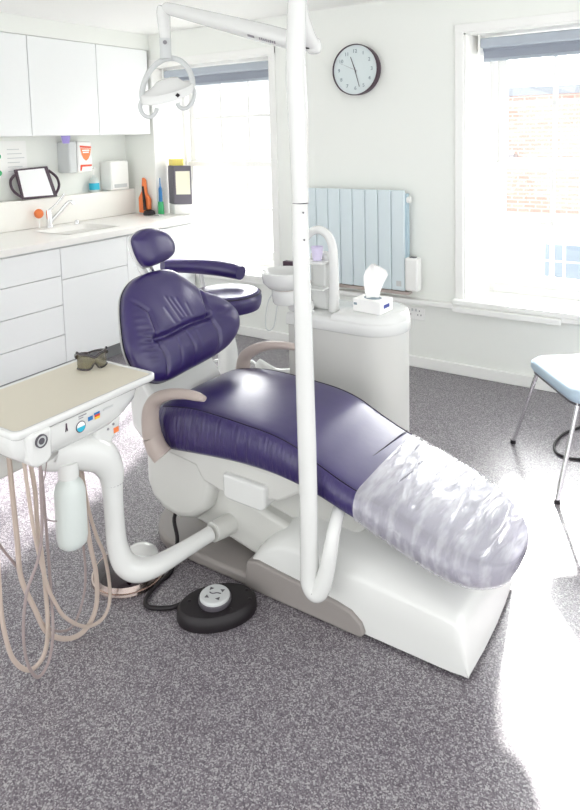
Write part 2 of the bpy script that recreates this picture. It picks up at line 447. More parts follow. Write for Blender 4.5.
t = thing('glove_dispenser', (-4.3, 3.39, 1.31), 'grey and white dispenser box with an orange-red shield label', 'dispenser')
box(XL+.001, -4.20, 3.29, 3.365, 1.31, 1.555).build('side_housing', M['lgrey'], t, bevel=.012)
box(XL+.001, -4.19, 3.366, 3.50, 1.31, 1.555).build('front_housing', M['trim'], t, bevel=.012)
xd = -4.1895
def lab(poly, x, name, m, par): return MB().prism(poly, 'x', x, x+.001).build(name, m, par, smooth=False)
lb = lab([(3.385, 1.522), (3.495, 1.512), (3.492, 1.498), (3.385, 1.506)], xd, 'label_band', M['red'], t)
lab([(3.388, 1.502), (3.492, 1.495), (3.480, 1.445), (3.462, 1.415), (3.44, 1.40), (3.415, 1.418), (3.398, 1.45)], xd, 'shield_label', M['orange'], t)
lab([(3.384, 1.372), (3.492, 1.37), (3.492, 1.355), (3.40, 1.355), (3.392, 1.325), (3.378, 1.325)], xd, 'lower_band', M['red'], t)
text('lettering', 'GLOVES', .024, M['paper'], (xd+.0015, 3.44, 1.474), (0, 1, 0), (0, 0, 1), t)
bpy.data.objects.remove(bpy.data.objects['lettering'])   # the word is unreadable in the photograph: plain pale bars instead
for k, z in enumerate((1.478, 1.462)): lab([(3.405+.006*k, z), (3.475-.006*k, z), (3.475-.006*k, z+.010), (3.405+.006*k, z+.010)], xd+.001, 'lettering', M['paper'], t)

tag(MB().lathe([(.024, 0), (.034, .055), (.036, .058), (.03, .058), (.022, .004), (0, .004)], (-4.16, 3.235, 1.541)).build('plastic_cup', M['purple']), 'small lilac cup hanging under the wall cabinet beside the dispenser', 'cup')
t = thing('soap_bottle', (-4.29, 3.59, 1.136), 'clear pump bottle with a turquoise label on the ledge', 'bottle')
MB().lathe([(0, 0), (.036, 0), (.04, .01), (.04, .09), (.03, .115), (.012, .125), (.012, .14), (0, .14)], (-4.295, 3.595, 1.136)).build('body', M['bottle'], t)
MB().lathe([(.0408, .02), (.0412, .025), (.0412, .07), (.0408, .075)], (-4.295, 3.595, 1.136)).build('label', M['cyan'], t)
MB().cyl((-4.295, 3.595, 1.276), (-4.295, 3.595, 1.33), .007).build('pump_stem', M['trim'], t)
MB().tube([(-4.295, 3.595, 1.33), (-4.27, 3.58, 1.34), (-4.245, 3.57, 1.33)], .008, 8).build('spout', M['trim'], t)
t = thing('towel_dispenser', (-4.3, 3.8, 1.14), 'white paper towel dispenser on the ledge near the corner', 'dispenser')
box(XL+.001, -4.21, 3.705, 3.90, 1.137, 1.385).build('housing', M['trim'], t, bevel=.014, seg=3)
box(-4.2105, -4.205, 3.735, 3.87, 1.16, 1.19).build('slot', M['lgrey'], t)
# wall notice
t = thing('wall_notice', (-4.34, 2.9, 1.3), 'pale printed notice with green marks on the wall beneath the cabinets', 'poster')
box(XL+.0005, XL+.003, 2.70, 3.02, 1.30, 1.57).build('sheet', M['paper'], t, smooth=False)
for k in range(6):
    box(XL+.003, XL+.0036, 2.86, 3.0-.02*(k % 3), 1.345+k*.032, 1.351+k*.032).build('text_line', M['lgrey'], t, smooth=False)
for z in (1.34, 1.46): MB().lathe([(0, 0), (.02, 0), (.02, .002), (0, .002)], (XL+.003, 2.79, z), axis=(1, 0, 0)).build('green_mark', M['green'], t)

# mixer tap
t = thing('mixer_tap', (-4.17, 3.06, .92), 'chrome mixer tap with a raised lever behind the sink', 'tap')
MB().lathe([(0, 0), (.028, 0), (.028, .012), (.022, .02), (.022, .115), (.019, .13), (0, .132)], (-4.17, 3.055, .921)).build('tap_body', M['chrome'], t)
MB().tube([(-4.165, 3.06, .96), (-4.13, 3.12, 1.03), (-4.09, 3.165, 1.095), (-4.065, 3.18, 1.105), (-4.055, 3.19, 1.085)], [.015, .014, .013, .013, .013], 12).build('spout', M['chrome'], t)
MB().tube([(-4.17, 3.055, 1.045), (-4.14, 3.10, 1.09), (-4.11, 3.14, 1.15), (-4.105, 3.148, 1.17)], [.011, .009, .008, .007], 10).build('lever', M['chrome'], t)
MB().lathe([(0, 0), (.02, 0), (.02, .02), (.012, .03), (0, .032)], (-4.13, 3.27, .921)).build('waste_knob', M['chrome'], t)
tag(MB().ball((-4.2, 2.99, 1.03), .034, 1, 1, 1.05).build('foam_ball', M['orange']), 'round orange ball on a short stem beside the chrome tap', 'ball')
bpy.data.objects['foam_ball'].data.materials[0] = M['orange']
st = MB().cyl((-4.2, 2.99, .921), (-4.2, 2.99, 1.0), .006).build('stem', M['trim'], bpy.data.objects['foam_ball'])

# orange and black hand tool on stand
t = thing('hand_tool', (-4.07, 3.95, .92), 'orange and black hand tool standing upright on the counter end', 'dental tool')
MB().lathe([(0, 0), (.05, 0), (.055, .01), (.045, .035), (.02, .045), (0, .046)], (-4.02, 3.93, .921), sx=1.0, sy=.9).build('stand', M['black'], t)
MB().prism([(-4.165, .93), (-4.045, .93), (-4.04, 1.05), (-4.08, 1.10), (-4.09, 1.215), (-4.115, 1.235), (-4.125, 1.12), (-4.165, 1.06)], 'y', 3.95, 3.985).build('shield', M['orange'], t, bevel=.008)
MB().tube([(-4.07, 3.93, .96), (-4.085, 3.94, 1.06), (-4.10, 3.945, 1.16)], [.013, .012, .008], 10).build('handle', M['black'], t)
t = thing('dark_box', (-3.85, 4.10, .92), 'dark grey storage box with a pale label in the left window corner', 'box')
bx = [(-3.955, 4.105), (-3.825, 4.035), (-3.685, 4.10), (-3.82, 4.175)]
MB().prism(bx, 'z', 1.005, 1.33).build('carton', M['boxgrey'], t, bevel=.004)
c0, c1 = Vector((*bx[1], 0)), Vector((*bx[2], 0)); bd = (c1-c0); bn = Vector((bd.y, -bd.x, 0)).normalized()
q = [c0+bn*.0012+bd*f+Vector((0, 0, z)) for f, z in ((.12, 1.09), (.92, 1.09), (.92, 1.285), (.12, 1.285))]
MB().loft([[v for v in q], [v+bn*.001 for v in q]]).build('label', M['palecard'], t, smooth=False)
MB().prism([(-3.94, 4.105), (-3.85, 4.055), (-3.77, 4.10), (-3.82, 4.165)], 'z', 1.331, 1.385).build('card_top', M['yellow'], t)
MB().prism(bx, 'z', .9215, 1.004).build('stand', M['trim'], t, bevel=.004)
t = thing('slim_bottle', (-3.96, 3.98, .92), 'slim blue and green bottle beside the dark grey box', 'bottle')
MB().lathe([(0, 0), (.024, 0), (.026, .01), (.022, .11), (0, .112)], (-3.935, 3.985, .921)).build('base', M['green'], t)
MB().lathe([(.016, .11), (.014, .22), (.006, .24), (.004, .31), (0, .31)], (-3.935, 3.985, .921)).build('neck', M['flagb'], t)
box(-3.94, -3.88, 3.90, 3.96, .921, .929).build('tmp', M['lgrey']).name = 'small_dish'
tag(bpy.data.objects['small_dish'], 'small grey dish on the counter in front of the dark box', 'dish')

# ------------------------------------------------------------------ clock
t = thing('wall_clock', (-2.056, YB, 1.985), 'round wall clock with dark rim and pale face reading half past eleven', 'clock')
cc = (-2.056, YB-.0, 1.985)
MB().lathe([(.155, 0), (.166, .002), (.1695, .060), (.167, .064), (.1635, .064), (.162, .045)], cc, 64, axis=(0, -1, 0)).build('rim', M['dkpurple'], t)
MB().lathe([(0, .02), (.1635, .02), (.1635, .051), (0, .051)], cc, 64, axis=(0, -1, 0)).build('face', mat('clock_face', 'dfe9ea', .5), t)
yc = YB-.0525
for h in range(1, 13):
    a = h*PI/6
    text('numeral', str(h), .034, M['ink'], (cc[0]+.122*math.sin(a), yc, cc[2]+.122*math.cos(a)), (1, 0, 0), (0, 0, 1), t)
def hand(ang, ln, w, name, tail=.02, y=0):
    d = Vector((math.sin(ang), 0, math.cos(ang))); n = Vector((d.z, 0, -d.x))
    c0 = Vector((cc[0], yc-.002-y, cc[2]))
    q = [c0-d*tail-n*w, c0+d*ln-n*w*.6, c0+d*ln+n*w*.6, c0-d*tail+n*w]
    MB().loft([q, [v-Vector((0, .0015, 0)) for v in q]]).build(name, M['dgrey'] if w > .002 else M['grey'], t, smooth=False)
hand(math.radians(-20), .092, .0038, 'hour_hand'); hand(math.radians(164), .118, .0030, 'minute_hand', y=.002); hand(math.radians(-66), .115, .0010, 'second_hand', y=.004)

# ------------------------------------------------------------------ radiator
t = thing('radiator', (-2.09, YB-.07, .51), 'pale blue electric panel radiator on the wall beneath the clock', 'radiator')
x = -2.46
pw = .0953
for k in range(8):
    MB().box(x+.002, x+pw-.002, YB-.085, YB-.062, .525, 1.188).build('panel', M['blue'], t, bevel=.006)
    x += pw
xe = x
box(-2.455, xe+.012, YB-.064, YB-.03, .55, 1.165).build('core', M['blue_side'], t)
box(-2.455, xe+.02, YB-.075, YB-.012, .500, .519).build('bottom_rail', M['taupe'], t)
for z in (.60, 1.10): MB().cyl((-2.2, YB-.031, z), (-2.2, YB, z), .015).build('bracket', M['trim'], t)
MB().cyl((xe+.008, YB-.05, 1.125), (xe+.028, YB-.05, 1.125), .022).build('end_cap', M['trim'], t)
cb = MB().box(xe+.002, xe+.092, YB-.095, YB-.02, .53, .75).build('control_box', M['trim'], t, bevel=.014, seg=3)
box(xe+.03, xe+.07, YB-.078, YB-.045, .75, .754).build('display', M['dgrey'], cb)
box(xe-.06, xe-.025, YB-.0865, YB-.0852, .555, .59).build('rating_label', M['lgrey'], t)

def socket(x, z, label):
    t = thing('wall_socket', (x, YB, z), label, 'socket')
    box(x-.073, x+.073, YB-.01, YB, z-.043, z+.043).build('plate', M['trim'], t, bevel=.004)
    for dx in (-.036, .036):
        for ex, ez in ((0, .018), (-.011, -.008), (.011, -.008)):
            box(x+dx-.003+ex, x+dx+.003+ex, YB-.0108, YB-.0098, z+ez-.005, z+ez+.005).build('pin_hole', M['grey'], t)
        box(x+dx*.35-.006, x+dx*.35+.006, YB-.013, YB-.0098, z+.015, z+.032).build('switch', M['lgrey'], t)
socket(-1.665, .365, 'white double wall socket below the radiator control box')

# ------------------------------------------------------------------ dental chair
CY = 1.93
D = thing('dental_chair', (-1.1, CY, 0), 'reclining dental chair in dark navy leather on a white base', 'dental chair')
# floor plate and skirt
pl = []
for k in range(13): a = PI/2+PI*k/12; pl.append((-1.66+.23*math.cos(a), 1.93+.25*math.sin(a)))
MB().prism(pl+[(-1.25, 1.68), (-1.25, 2.18)], 'z', 0.002, .045).build('floor_plate', M['skirt'], D, bevel=.012, seg=3)
sk = [(-1.335, .003), (-.885, .003), (-.872, .02), (-.885, .05), (-.92, .075), (-.97, .085), (-1.10, .098), (-1.28, .112), (-1.325, .10)]
MB().prism(sk, 'y', 1.676, 2.184).build('skirt', M['skirt'], D, bevel=.006)
# white base cover: lofted shell
def base_ring(x, zr, zc, w0=.24, zb=.012):
    r = []
    half = [(1.0, zb), (1.0, zr*.55), (.985, zr*.9), (.95, zr), (.80, zr+(zc-zr)*.45), (.45, zr+(zc-zr)*.85), (0, zc)]
    for u, z in half: r.append((x, CY-u*w0, z))
    for u, z in reversed(half[:-1]): r.append((x, CY+u*w0, z))
    return r
R_ = []
for x, zr, zc, w, zb in [(-1.335, .07, .075, .235, .055), (-1.31, .11, .14, .24, .055), (-1.26, .155, .20, .24, .055), (-1.20, .19, .25, .24, .055), (-1.15, .203, .28, .24, .055), (-1.08, .198, .285, .24, .055), (-.98, .19, .28, .24, .05), (-.92, .187, .275, .24, .03), (-.88, .185, .27, .24, .012), (-.80, .182, .26, .24, .012), (-.70, .177, .235, .24, .012), (-.63, .172, .205, .24, .012), (-.598, .165, .185, .239, .012), (-.582, .152, .168, .237, .012), (-.574, .125, .14, .236, .012), (-.562, .07, .08, .236, .012), (-.552, .016, .018, .236, .012)]:
    k_ = max(0, min(1, (x+.70)/.12)); R_.append([(q[0]+.012*k_*(1-((q[1]-CY)/.24)**2), q[1], q[2]) for q in base_ring(x, zr, zc, w, zb)])
MB().loft(R_).build('base_cover', M['plastic'], D, angle=50)
# lift arm + column + rear housing
MB().prism([(-1.66, .12), (-1.60, .25), (-1.50, .305), (-1.36, .262), (-1.15, .215), (-1.13, .14), (-1.25, .085), (-1.335, .066), (-1.46, .092)], 'y', 1.755, 2.10).build('lift_arm', M['plastic2'], D, bevel=.018, seg=3)
MB().prism([(-1.56, .27), (-1.12, .20), (-.98, .22), (-.88, .33), (-.86, .38), (-1.05, .44), (-1.55, .44)], 'y', 1.80, 2.06).build('seat_support', M['plastic2'], D, bevel=.02, seg=3)
MB().prism([(-1.825, .425), (-1.825, .24), (-1.80, .185), (-1.74, .145), (-1.66, .132), (-1.58, .155), (-1.52, .21), (-1.495, .29), (-1.50, .425)], 'y', 1.70, 2.16).build('rear_housing', M['plastic2'], D, bevel=.03, seg=4)
sf = MB().prism([(-1.80, .455), (-1.80, .40), (-1.56, .372), (-1.53, .325), (-1.42, .302), (-1.19, .345), (-1.10, .405), (-1.12, .44)], 'y', 1.695, 2.165).build('seat_frame', M['plastic2'], D, bevel=.012, seg=3)
MB().prism([(-1.415, .395), (-1.415, .315), (-1.40, .305), (-1.255, .302), (-1.235, .318), (-1.235, .392)], 'y', 1.672, 1.80).build('junction_box', M['plastic'], D, bevel=.010, seg=3)
box(-1.23, -1.20, 1.70, 1.74, .37, .385).build('latch', M['dgrey'], D)
# bracket for the delivery arm
MB().tube([(-1.452, 1.77, .155), (-1.458, 1.71, .160), (-1.464, 1.668, .165)], [.036, .036, .034], 16).build('arm_bracket', M['plastic2'], D)

# seat + leg cushion: stations (x, ridge z, bottom z, half width)
ST = [(-1.765, .50, .44, .20), (-1.755, .54, .415, .235), (-1.73, .563, .405, .25), (-1.66, .58, .408, .258), (-1.56, .594, .42, .26), (-1.46, .594, .432, .262), (-1.34, .588, .442, .262), (-1.22, .578, .442, .26), (-1.13, .557, .432, .258), (-1.05, .52, .417, .255), (-.95, .478, .388, .252), (-.86, .45, .358, .248), (-.77, .424, .324, .246), (-.68, .390, .296, .244), (-.61, .362, .276, .236), (-.55, .338, .262, .212), (-.505, .320, .258, .172), (-.475, .306, .260, .12), (-.46, .298, .270, .06), (-.457, .290, .278, .02)]
def interp(tab, x):
    P = catmull([(a[0], a[1], a[2]) for a in tab], 12); W = catmull([(a[0], a[3], 0) for a in tab], 12)
    return P, W
def cushion_rings(tab, grow=0, wr=0, n=6, crease=True):
    P, W = interp(tab, 0); rings = []
    for p, w in zip(P, W):
        x, zt, zb, hw = p.x, p.y, p.z, w.y
        h = zt-zb; r = []
        hw += grow; zt += grow; zb -= grow
        # half profile from bottom centre to top centre
        prof = [(0, 0), (.5, 0), (.80, .0), (.93, .03), (.975, .12), (.992, .28), (1.0, .45), (.99, .62), (.965, .76), (.935, .86), (.905, .925), (.885, .945), (.87, .95), (.85, .968), (.80, .985), (.65, 1.0), (.42, 1.01), (.2, 1.015), (0, 1.018)]
        if not crease: prof = [q for q in prof if q[0] not in (.885, .87)]
        def pt(u, v, s):
            y = CY+s*u*hw; z = zb+v*(zt-zb)+.0
            q = Vector((x, y, z))
            if wr:
                nz = noise.noise(Vector((x*9+y*3, y*5, z*10)))*wr + noise.noise(Vector((x*34+y*10, y*9, z*30)))*wr*.55
                q += Vector((0, s*u, .9 if v > .5 else -.3))*nz
            elif .1 < v < .93 and u > .9:
                g = noise.noise(Vector((x*55+v*6, 0, v*1.0+s*5)))*.0055*math.sin(PI*(v-.1)/.83)
                q += Vector((0, s, 0))*g
            return q
        for u, v in prof: r.append(pt(u, v, -1))
        for u, v in reversed(prof[1:-1]): r.append(pt(u, v, 1))
        rings.append(r)
    return rings
cu = MB().loft(cushion_rings(ST)).build('seat_cushion', M['leather'], D, angle=80)
cu.data.materials.append(M['leather_side'])
for f in cu.data.polygons:
    if abs(f.normal.y) > .55 and f.normal.z > -.6: f.material_index = 1
# piping seams along the top edge, and a cross seam
def topz(x):
    P, W = interp(ST, 0)
    for i in range(len(P)-1):
        if P[i].x <= x <= P[i+1].x:
            t_ = (x-P[i].x)/(P[i+1].x-P[i].x+1e-9); return P[i].y+(P[i+1].y-P[i].y)*t_, P[i].z+(P[i+1].z-P[i].z)*t_, W[i].y+(W[i+1].y-W[i].y)*t_
    return P[-1].y, P[-1].z, W[-1].y
for s in (-1, 1):
    pts = []
    for k in range(40):
        x = -1.72+k*(1.14/39); zt, zb, hw = topz(x); pts.append((x, CY+s*.878*hw, zb+(zt-zb)*.952))
    MB().tube(pts, .0022, 6, 0).build('piping', M['seam'], D)
pts = []
for k in range(25):
    u = -.86+1.72*k/24; zt, zb, hw = topz(-.945); pts.append((-.945+.02*u, CY+u*hw, zt+.018*(zt-zb)*(1-u*u)-.0012-(.006*abs(u)**6)))
MB().tube(pts, .002, 6, 0).build('cross_seam', M['seam'], D)

# plastic foot cover (lifts off)
PT = [s for s in ST if s[0] > -.88]; z0, b0, w0 = topz(-.905)
PT = [(-.905, z0, b0, w0)] + PT
film = MB().loft(cushion_rings(PT, .005, .0035, crease=True), cap0=False).build('plastic_foot_cover', M['film'], angle=80)
tag(film, 'wrinkled clear plastic cover pulled over the foot end of the dental chair', 'plastic cover')

# tilted panels: backrest and headrest
def pillow(name, outline, p0, nrm, thick, mt, parent, relief=None, bowl=0, NR=30, NA=120, back=.25, power=2.6, z_off=0, scale=1.0):
    n = Vector(nrm).normalized(); v = Vector((-n.z, 0, n.x)); u = Vector((0, 1, 0)); p0 = Vector(p0)
    ol = catmull([(a, b, 0) for a, b in outline], 8, True)
    cx = sum(p.x for p in ol)/len(ol); cy = sum(p.y for p in ol)/len(ol)
    O = []
    for k in range(NA):
        f = k/NA*len(ol); i = int(f); t_ = f-i; O.append(ol[i]*(1-t_)+ol[(i+1) % len(ol)]*t_)
    rings = []
    def pos(a, b, h): return p0+u*a+v*b+n*(h+z_off+bowl*((a-cx)**2))
    for i in range(NR, 0, -1):   # back side, centre to edge skipped: go edge ring then front
        pass
    steps = [(-1, i/8) for i in range(1, 9)] + [(1, 1-i/NR) for i in range(1, NR)]
    for side, r in steps:
        ring = []
        for q in O:
            e = r if side > 0 else r
            k = (1-e**power)**(1/power) if e < 1 else 0
            # pull edge so the rim is round
            a = cx+(q.x-cx)*e*scale; b = cy+(q.y-cy)*e*scale
            h = (thick*k if side > 0 else -thick*back*k)
            if side > 0 and relief: h += relief(a, b, e)
            ring.append(pos(a, b, h))
        rings.append(ring)
    return MB().loft(rings).build(name, mt, parent, angle=180)

def segd(px, py, a, b):
    ax, ay = a; bx, by = b; dx, dy = bx-ax, by-ay
    t_ = max(0, min(1, ((px-ax)*dx+(py-ay)*dy)/(dx*dx+dy*dy+1e-12)))
    return math.hypot(px-ax-t_*dx, py-ay-t_*dy)
def polyd(px, py, P): return min(segd(px, py, P[i], P[i+1]) for i in range(len(P)-1))
crease = [(-.195, .03), (-.12, .028), (-.04, .036), (.04, .040), (.11, .037), (.135, .04), (.33, .05)]
rseam = [(.170, .185), (.135, .10), (.125, .04), (.15, -.03), (.14, -.09), (.11, -.128)]
lseam = [(-.235, .215), (-.175, .14), (-.178, .05), (-.185, .0), (-.17, -.05), (-.185, -.124)]
cseam = [(-.03, .02), (-.015, -.05), (-.025, -.127)]
def relief(a, b, e):
    h = 0
    f = max(0, 1-e**8)
    inner = -.2 < a < .14
    h -= f*(.020 if a < .14 else .006)*math.exp(-(polyd(a, b, crease)/.013)**2)
    h -= f*.011*math.exp(-(polyd(a, b, rseam)/.007)**2)
    h -= f*.011*math.exp(-(polyd(a, b, lseam)/.007)**2)
    h -= f*.004*math.exp(-(polyd(a, b, cseam)/.006)**2)
    h += f*.010*math.exp(-((b+.05)/.05)**2)*math.exp(-((a+.02)/.12)**2)
    for x0, y0, x1, y1, d in ((-.062, .17, -.032, .07, .0035), (-.04, .16, -.012, .08, .003), (-.012, .15, .008, .075, .0025), (.03, .12, .036, .07, .0015), (-.09, .13, -.066, .06, .002), (.02, .0, .03, -.1, .002), (-.09, .0, -.1, -.1, .003)):
        h -= f*d*math.exp(-(segd(a, b, (x0, y0), (x1, y1))/.007)**2)
    if a < -.18:      # gathers in the side wing
        g = math.exp(-((a+.235)/.03)**2)*math.exp(-((b-.06)/.10)**2)
        h += f*g*.0050*math.sin(b*230+a*60)
    if a > .15:
        h += f*.0012*math.sin(b*110+a*60)*math.exp(-((b-.05)/.06)**2)
    h += noise.noise(Vector((a*11, b*11, 3)))*.003*f
    return h
BO = [(-.012, .302), (.065, .289), (.105, .255), (.150, .205), (.195, .155), (.262, .108), (.315, .050), (.326, -.012), (.288, -.070), (.200, -.112), (.085, -.126), (-.028, -.131), (-.13, -.136), (-.205, -.130), (-.268, -.098), (-.310, -.040), (-.318, .025), (-.296, .10), (-.250, .20), (-.200, .255), (-.12, .292)]
NB = (1, 0, .5)
pillow('backrest', BO, (-1.845, 1.95, .735), NB, .075, M['leather'], D, relief, bowl=.35, NR=56, NA=260)
pillow('back_shell', BO, (-1.862, 1.95, .727), NB, .012, M['plastic'], D, None, bowl=.35, NR=8, NA=96, back=2.4, scale=.998)
pillow('backrest_welt', BO, (-1.852, 1.95, .732), NB, .012, M['seam'], D, None, bowl=.35, NR=5, NA=120, back=.5, scale=1.002)
HO = [(-.034, .052), (.034, .046), (.088, .020), (.121, -.03), (.112, -.072), (.07, -.096), (.009, -.106), (-.058, -.107), (-.090, -.075), (-.104, -.02), (-.096, .026)]
def hrelief(a, b, e): return noise.noise(Vector((a*14, b*14, 9)))*.002
pillow('headrest', HO, (-2.01, 1.96, 1.132), (1, -.0, .25), .05, M['leather'], D, hrelief, NR=24, NA=96)
pillow('headrest_shell', HO, (-2.022, 1.957, 1.128), (1, 0, .25), .010, M['plastic'], D, None, NR=6, NA=64, back=3.0, scale=1.01)
MB().tube([(-2.04, 1.92, 1.08), (-2.035, 1.92, 1.03), (-1.99, 1.93, .97)], .016, 12).build('headrest_bar', M['plastic'], D)
MB().tube([(-2.04, 1.97, 1.08), (-2.035, 1.97, 1.03), (-1.99, 1.97, .97)], .010, 12).build('headrest_bar', M['chrome'], D)
MB().prism([(-1.95, .68), (-1.885, .66), (-1.80, .56), (-1.77, .50), (-1.77, .40), (-1.86, .36), (-1.93, .42)], 'y', 1.735, 2.14).build('back_support', M['plastic'], D, bevel=.02, seg=3)
# armrests
def armrest(y, base, pts, label=None):
    a = MB().tube(pts, [.031, .029, .027, .025, .022, .019, .017, .015, .009], 16, 6, flat=1.25, updir=(0, 1, 0)).build('armrest', M['taupe'], D)
    MB().tube(base, [.034, .034, .0325], 16, 0, flat=1.2, updir=(0, 1, 0)).build('armrest_collar', M['taupe'], a)
armrest(1.63, [(-1.665, 1.64, .408), (-1.69, 1.635, .435), (-1.705, 1.63, .478)],
        [(-1.705, 1.63, .48), (-1.71, 1.63, .53), (-1.705, 1.63, .578), (-1.682, 1.63, .617), (-1.64, 1.63, .643), (-1.59, 1.63, .661), (-1.53, 1.63, .672), (-1.48, 1.63, .674), (-1.445, 1.63, .672)])
armrest(2.24, [(-1.72, 2.205, .42), (-1.735, 2.215, .45), (-1.745, 2.23, .492)],
        [(-1.748, 2.235, .494), (-1.75, 2.24, .54), (-1.738, 2.24, .585), (-1.70, 2.24, .618), (-1.65, 2.24, .644), (-1.60, 2.24, .66), (-1.54, 2.24, .67), (-1.48, 2.24, .673), (-1.45, 2.24, .672)])

# ------------------------------------------------------------------ foot pedal
t = thing('foot_pedal', (-1.34, 1.52, 0), 'black rubber foot pedal with a round pale direction button', 'foot pedal')
def ell(c, a, b, rot, z, n=48, e=1.0):
    return [(c[0]+a*math.cos(2*PI*k/n)*math.cos(rot)-b*math.sin(2*PI*k/n)*math.sin(rot), c[1]+a*math.cos(2*PI*k/n)*math.sin(rot)+b*math.sin(2*PI*k/n)*math.cos(rot), z) for k in range(n)]
pc = (-1.338, 1.532)
MB().loft([ell(pc, .130, .088, .85, .001), ell(pc, .133, .09, .85, .01), ell(pc, .130, .087, .85, .036), ell(pc, .120, .078, .85, .046), ell(pc, .06, .04, .85, .048)]).build('housing', M['black'], t)
bc = (-1.34, 1.525)
b_ = MB().lathe([(0, .044), (.048, .044), (.050, .052), (.049, .068), (.045, .072), (0, .072)], (*bc, 0), 40).build('button', M['lgrey'], t)
MB().lathe([(.046, .043), (.053, .043), (.054, .058), (.049, .062)], (*bc, 0), 40).build('button_ring', M['dgrey'], t)
for k in range(4):
    a = PI/4+k*PI/2+.3; d = Vector((math.cos(a), math.sin(a), 0)); n_ = Vector((-d.y, d.x, 0)); c0 = Vector((*bc, .0722))
    q = [c0+d*.036, c0+d*.024+n_*.008, c0+d*.024-n_*.008]
    MB().loft([q, [v+Vector((0, 0, .0008)) for v in q]]).build('arrow_mark', M['dgrey'], b_, smooth=False)
MB().tube([(bc[0]-.018, bc[1]-.004, .0725), (bc[0]-.006, bc[1]-.004, .0725), (bc[0]+.004, bc[1]+.006, .0725), (bc[0]+.018, bc[1]+.010, .0725)], .0018, 6, 3).build('chair_mark', M['dgrey'], b_)
for dx, dy in ((-.075, -.05), (-.005, -.065), (.065, -.01), (.09, .06), (.055, .09)):
    MB().ball((pc[0]+dx, pc[1]+dy, .043), .008, sz=.8).build('stud', M['black'], t)
MB().tube([(-1.45, 1.50, .015), (-1.48, 1.46, .009), (-1.547, 1.424, .009), (-1.584, 1.457, .009), (-1.6, 1.535, .009), (-1.609, 1.604, .009), (-1.66, 1.69, .055), (-1.72, 1.74, .10), (-1.73, 1.80, .14)], .0075, 10).build('cable', M['black'], t)

# ------------------------------------------------------------------ round foot control
t = thing('foot_control', (-1.72, 1.50, 0), 'round chrome-rimmed foot control with a white dome on the floor', 'foot control')
fc = (-1.735, 1.515)
MB().lathe([(0, .001), (.128, .001), (.132, .006), (.130, .014), (0, .014)], (*fc, 0), 48).build('base_ring', M['steel'], t)
MB().lathe([(.10, .014), (.122, .014), (.118, .030), (.104, .040), (.06, .046), (0, .047)], (*fc, 0), 48).build('steel_plate', M['gloss_black'], t)
MB().lathe([(.1225, .013), (.124, .015), (.119, .032), (.117, .031)], (*fc, 0), 48).build('steel_band', M['steel'], t)
MB().lathe([(.066, .046), (.066, .072), (.058, .095), (.04, .110), (.02, .116), (0, .117)], (fc[0]+.052, fc[1]+.012, 0), 36).build('dome', M['plastic'], t)
box(fc[0]+.07, fc[0]+.085, fc[1]-.075, fc[1]-.06, .046, .06).build('stud', M['black'], t)

# ------------------------------------------------------------------ delivery unit
t = thing('delivery_unit', (-1.68, 1.25, 0), 'white dental delivery unit with beige-topped tray on a bent arm', 'delivery unit')
tx0, tx1, ty0, ty1, tz = -1.86, -1.515, .965, 1.485, .80
def rr(x0, x1, y0, y1, r, z): return rrect(x0, x1, y0, y1, r, z, 5)
MB().loft([rr(tx0+.01, tx1-.01, ty0+.01, ty1-.01, .02, tz-.026), rr(tx0, tx1, ty0, ty1, .025, tz-.018), rr(tx0, tx1, ty0, ty1, .025, tz-.003), rr(tx0+.003, tx1-.003, ty0+.003, ty1-.003, .024, tz), rr(tx0+.012, tx1-.012, ty0+.012, ty1-.012, .018, tz), rr(tx0+.016, tx1-.016, ty0+.016, ty1-.016, .016, tz-.004)]).build('tray_rim', M['plastic'], t, angle=60)
MB().loft([rr(tx0+.015, tx1-.015, ty0+.015, ty1-.015, .016, tz-.005), rr(tx0+.015, tx1-.015, ty0+.015, ty1-.015, .016, tz-.0025)]).build('tray_mat', M['tray'], t)
# body below: cross sections along y
br = []
MB().box(-1.80, -1.66, .84, 1.10, .615, .70).build('instrument_rail', M['plastic2'], t, bevel=.012, seg=3)
for y, w, zb in ((.975, .13, .755), (.985, .15, .715), (1.01, .16, .69), (1.06, .163, .682), (1.20, .163, .680), (1.30, .16, .682), (1.36, .152, .695), (1.41, .14, .72), (1.435, .125, .75), (1.44, .11, .765)):
    cx = -1.685; zt = tz-.026
    pr_ = [(-1, 1), (-1, .6), (-.96, .25), (-.86, .06), (-.6, 0), (.6, 0), (.86, .06), (.96, .25), (1, .6), (1, 1)]
    br.append([(cx+u*w, y, zb+v*(zt-zb)) for u, v in pr_])
MB().loft(br).build('body', M['plastic'], t, angle=50)
xb = -1.5215
lug = MB().prism([(.998, .784), (1.075, .784), (1.072, .70), (1.055, .684), (1.02, .684), (1.005, .70)], 'x', -1.60, -1.508).build('gauge_housing', M['plastic'], t, bevel=.012, seg=3)
g = MB().lathe([(0, 0), (.018, 0), (.018, .006), (.0148, .006), (.0148, .003), (0, .003)], (-1.508, 1.036, .757), 32, axis=(1, 0, 0)).build('pressure_gauge', M['dgrey'], t)
MB().lathe([(0, .003), (.0146, .003), (.0146, .0038), (0, .0038)], (-1.508, 1.036, .757), 32, axis=(1, 0, 0)).build('dial', M['lgrey'], g)
MB().lathe([(.0075, .004), (.009, .004), (.009, .005), (.0075, .005)], (-1.508, 1.036, .757), 24, axis=(1, 0, 0)).build('dial_mark', M['dgrey'], g)
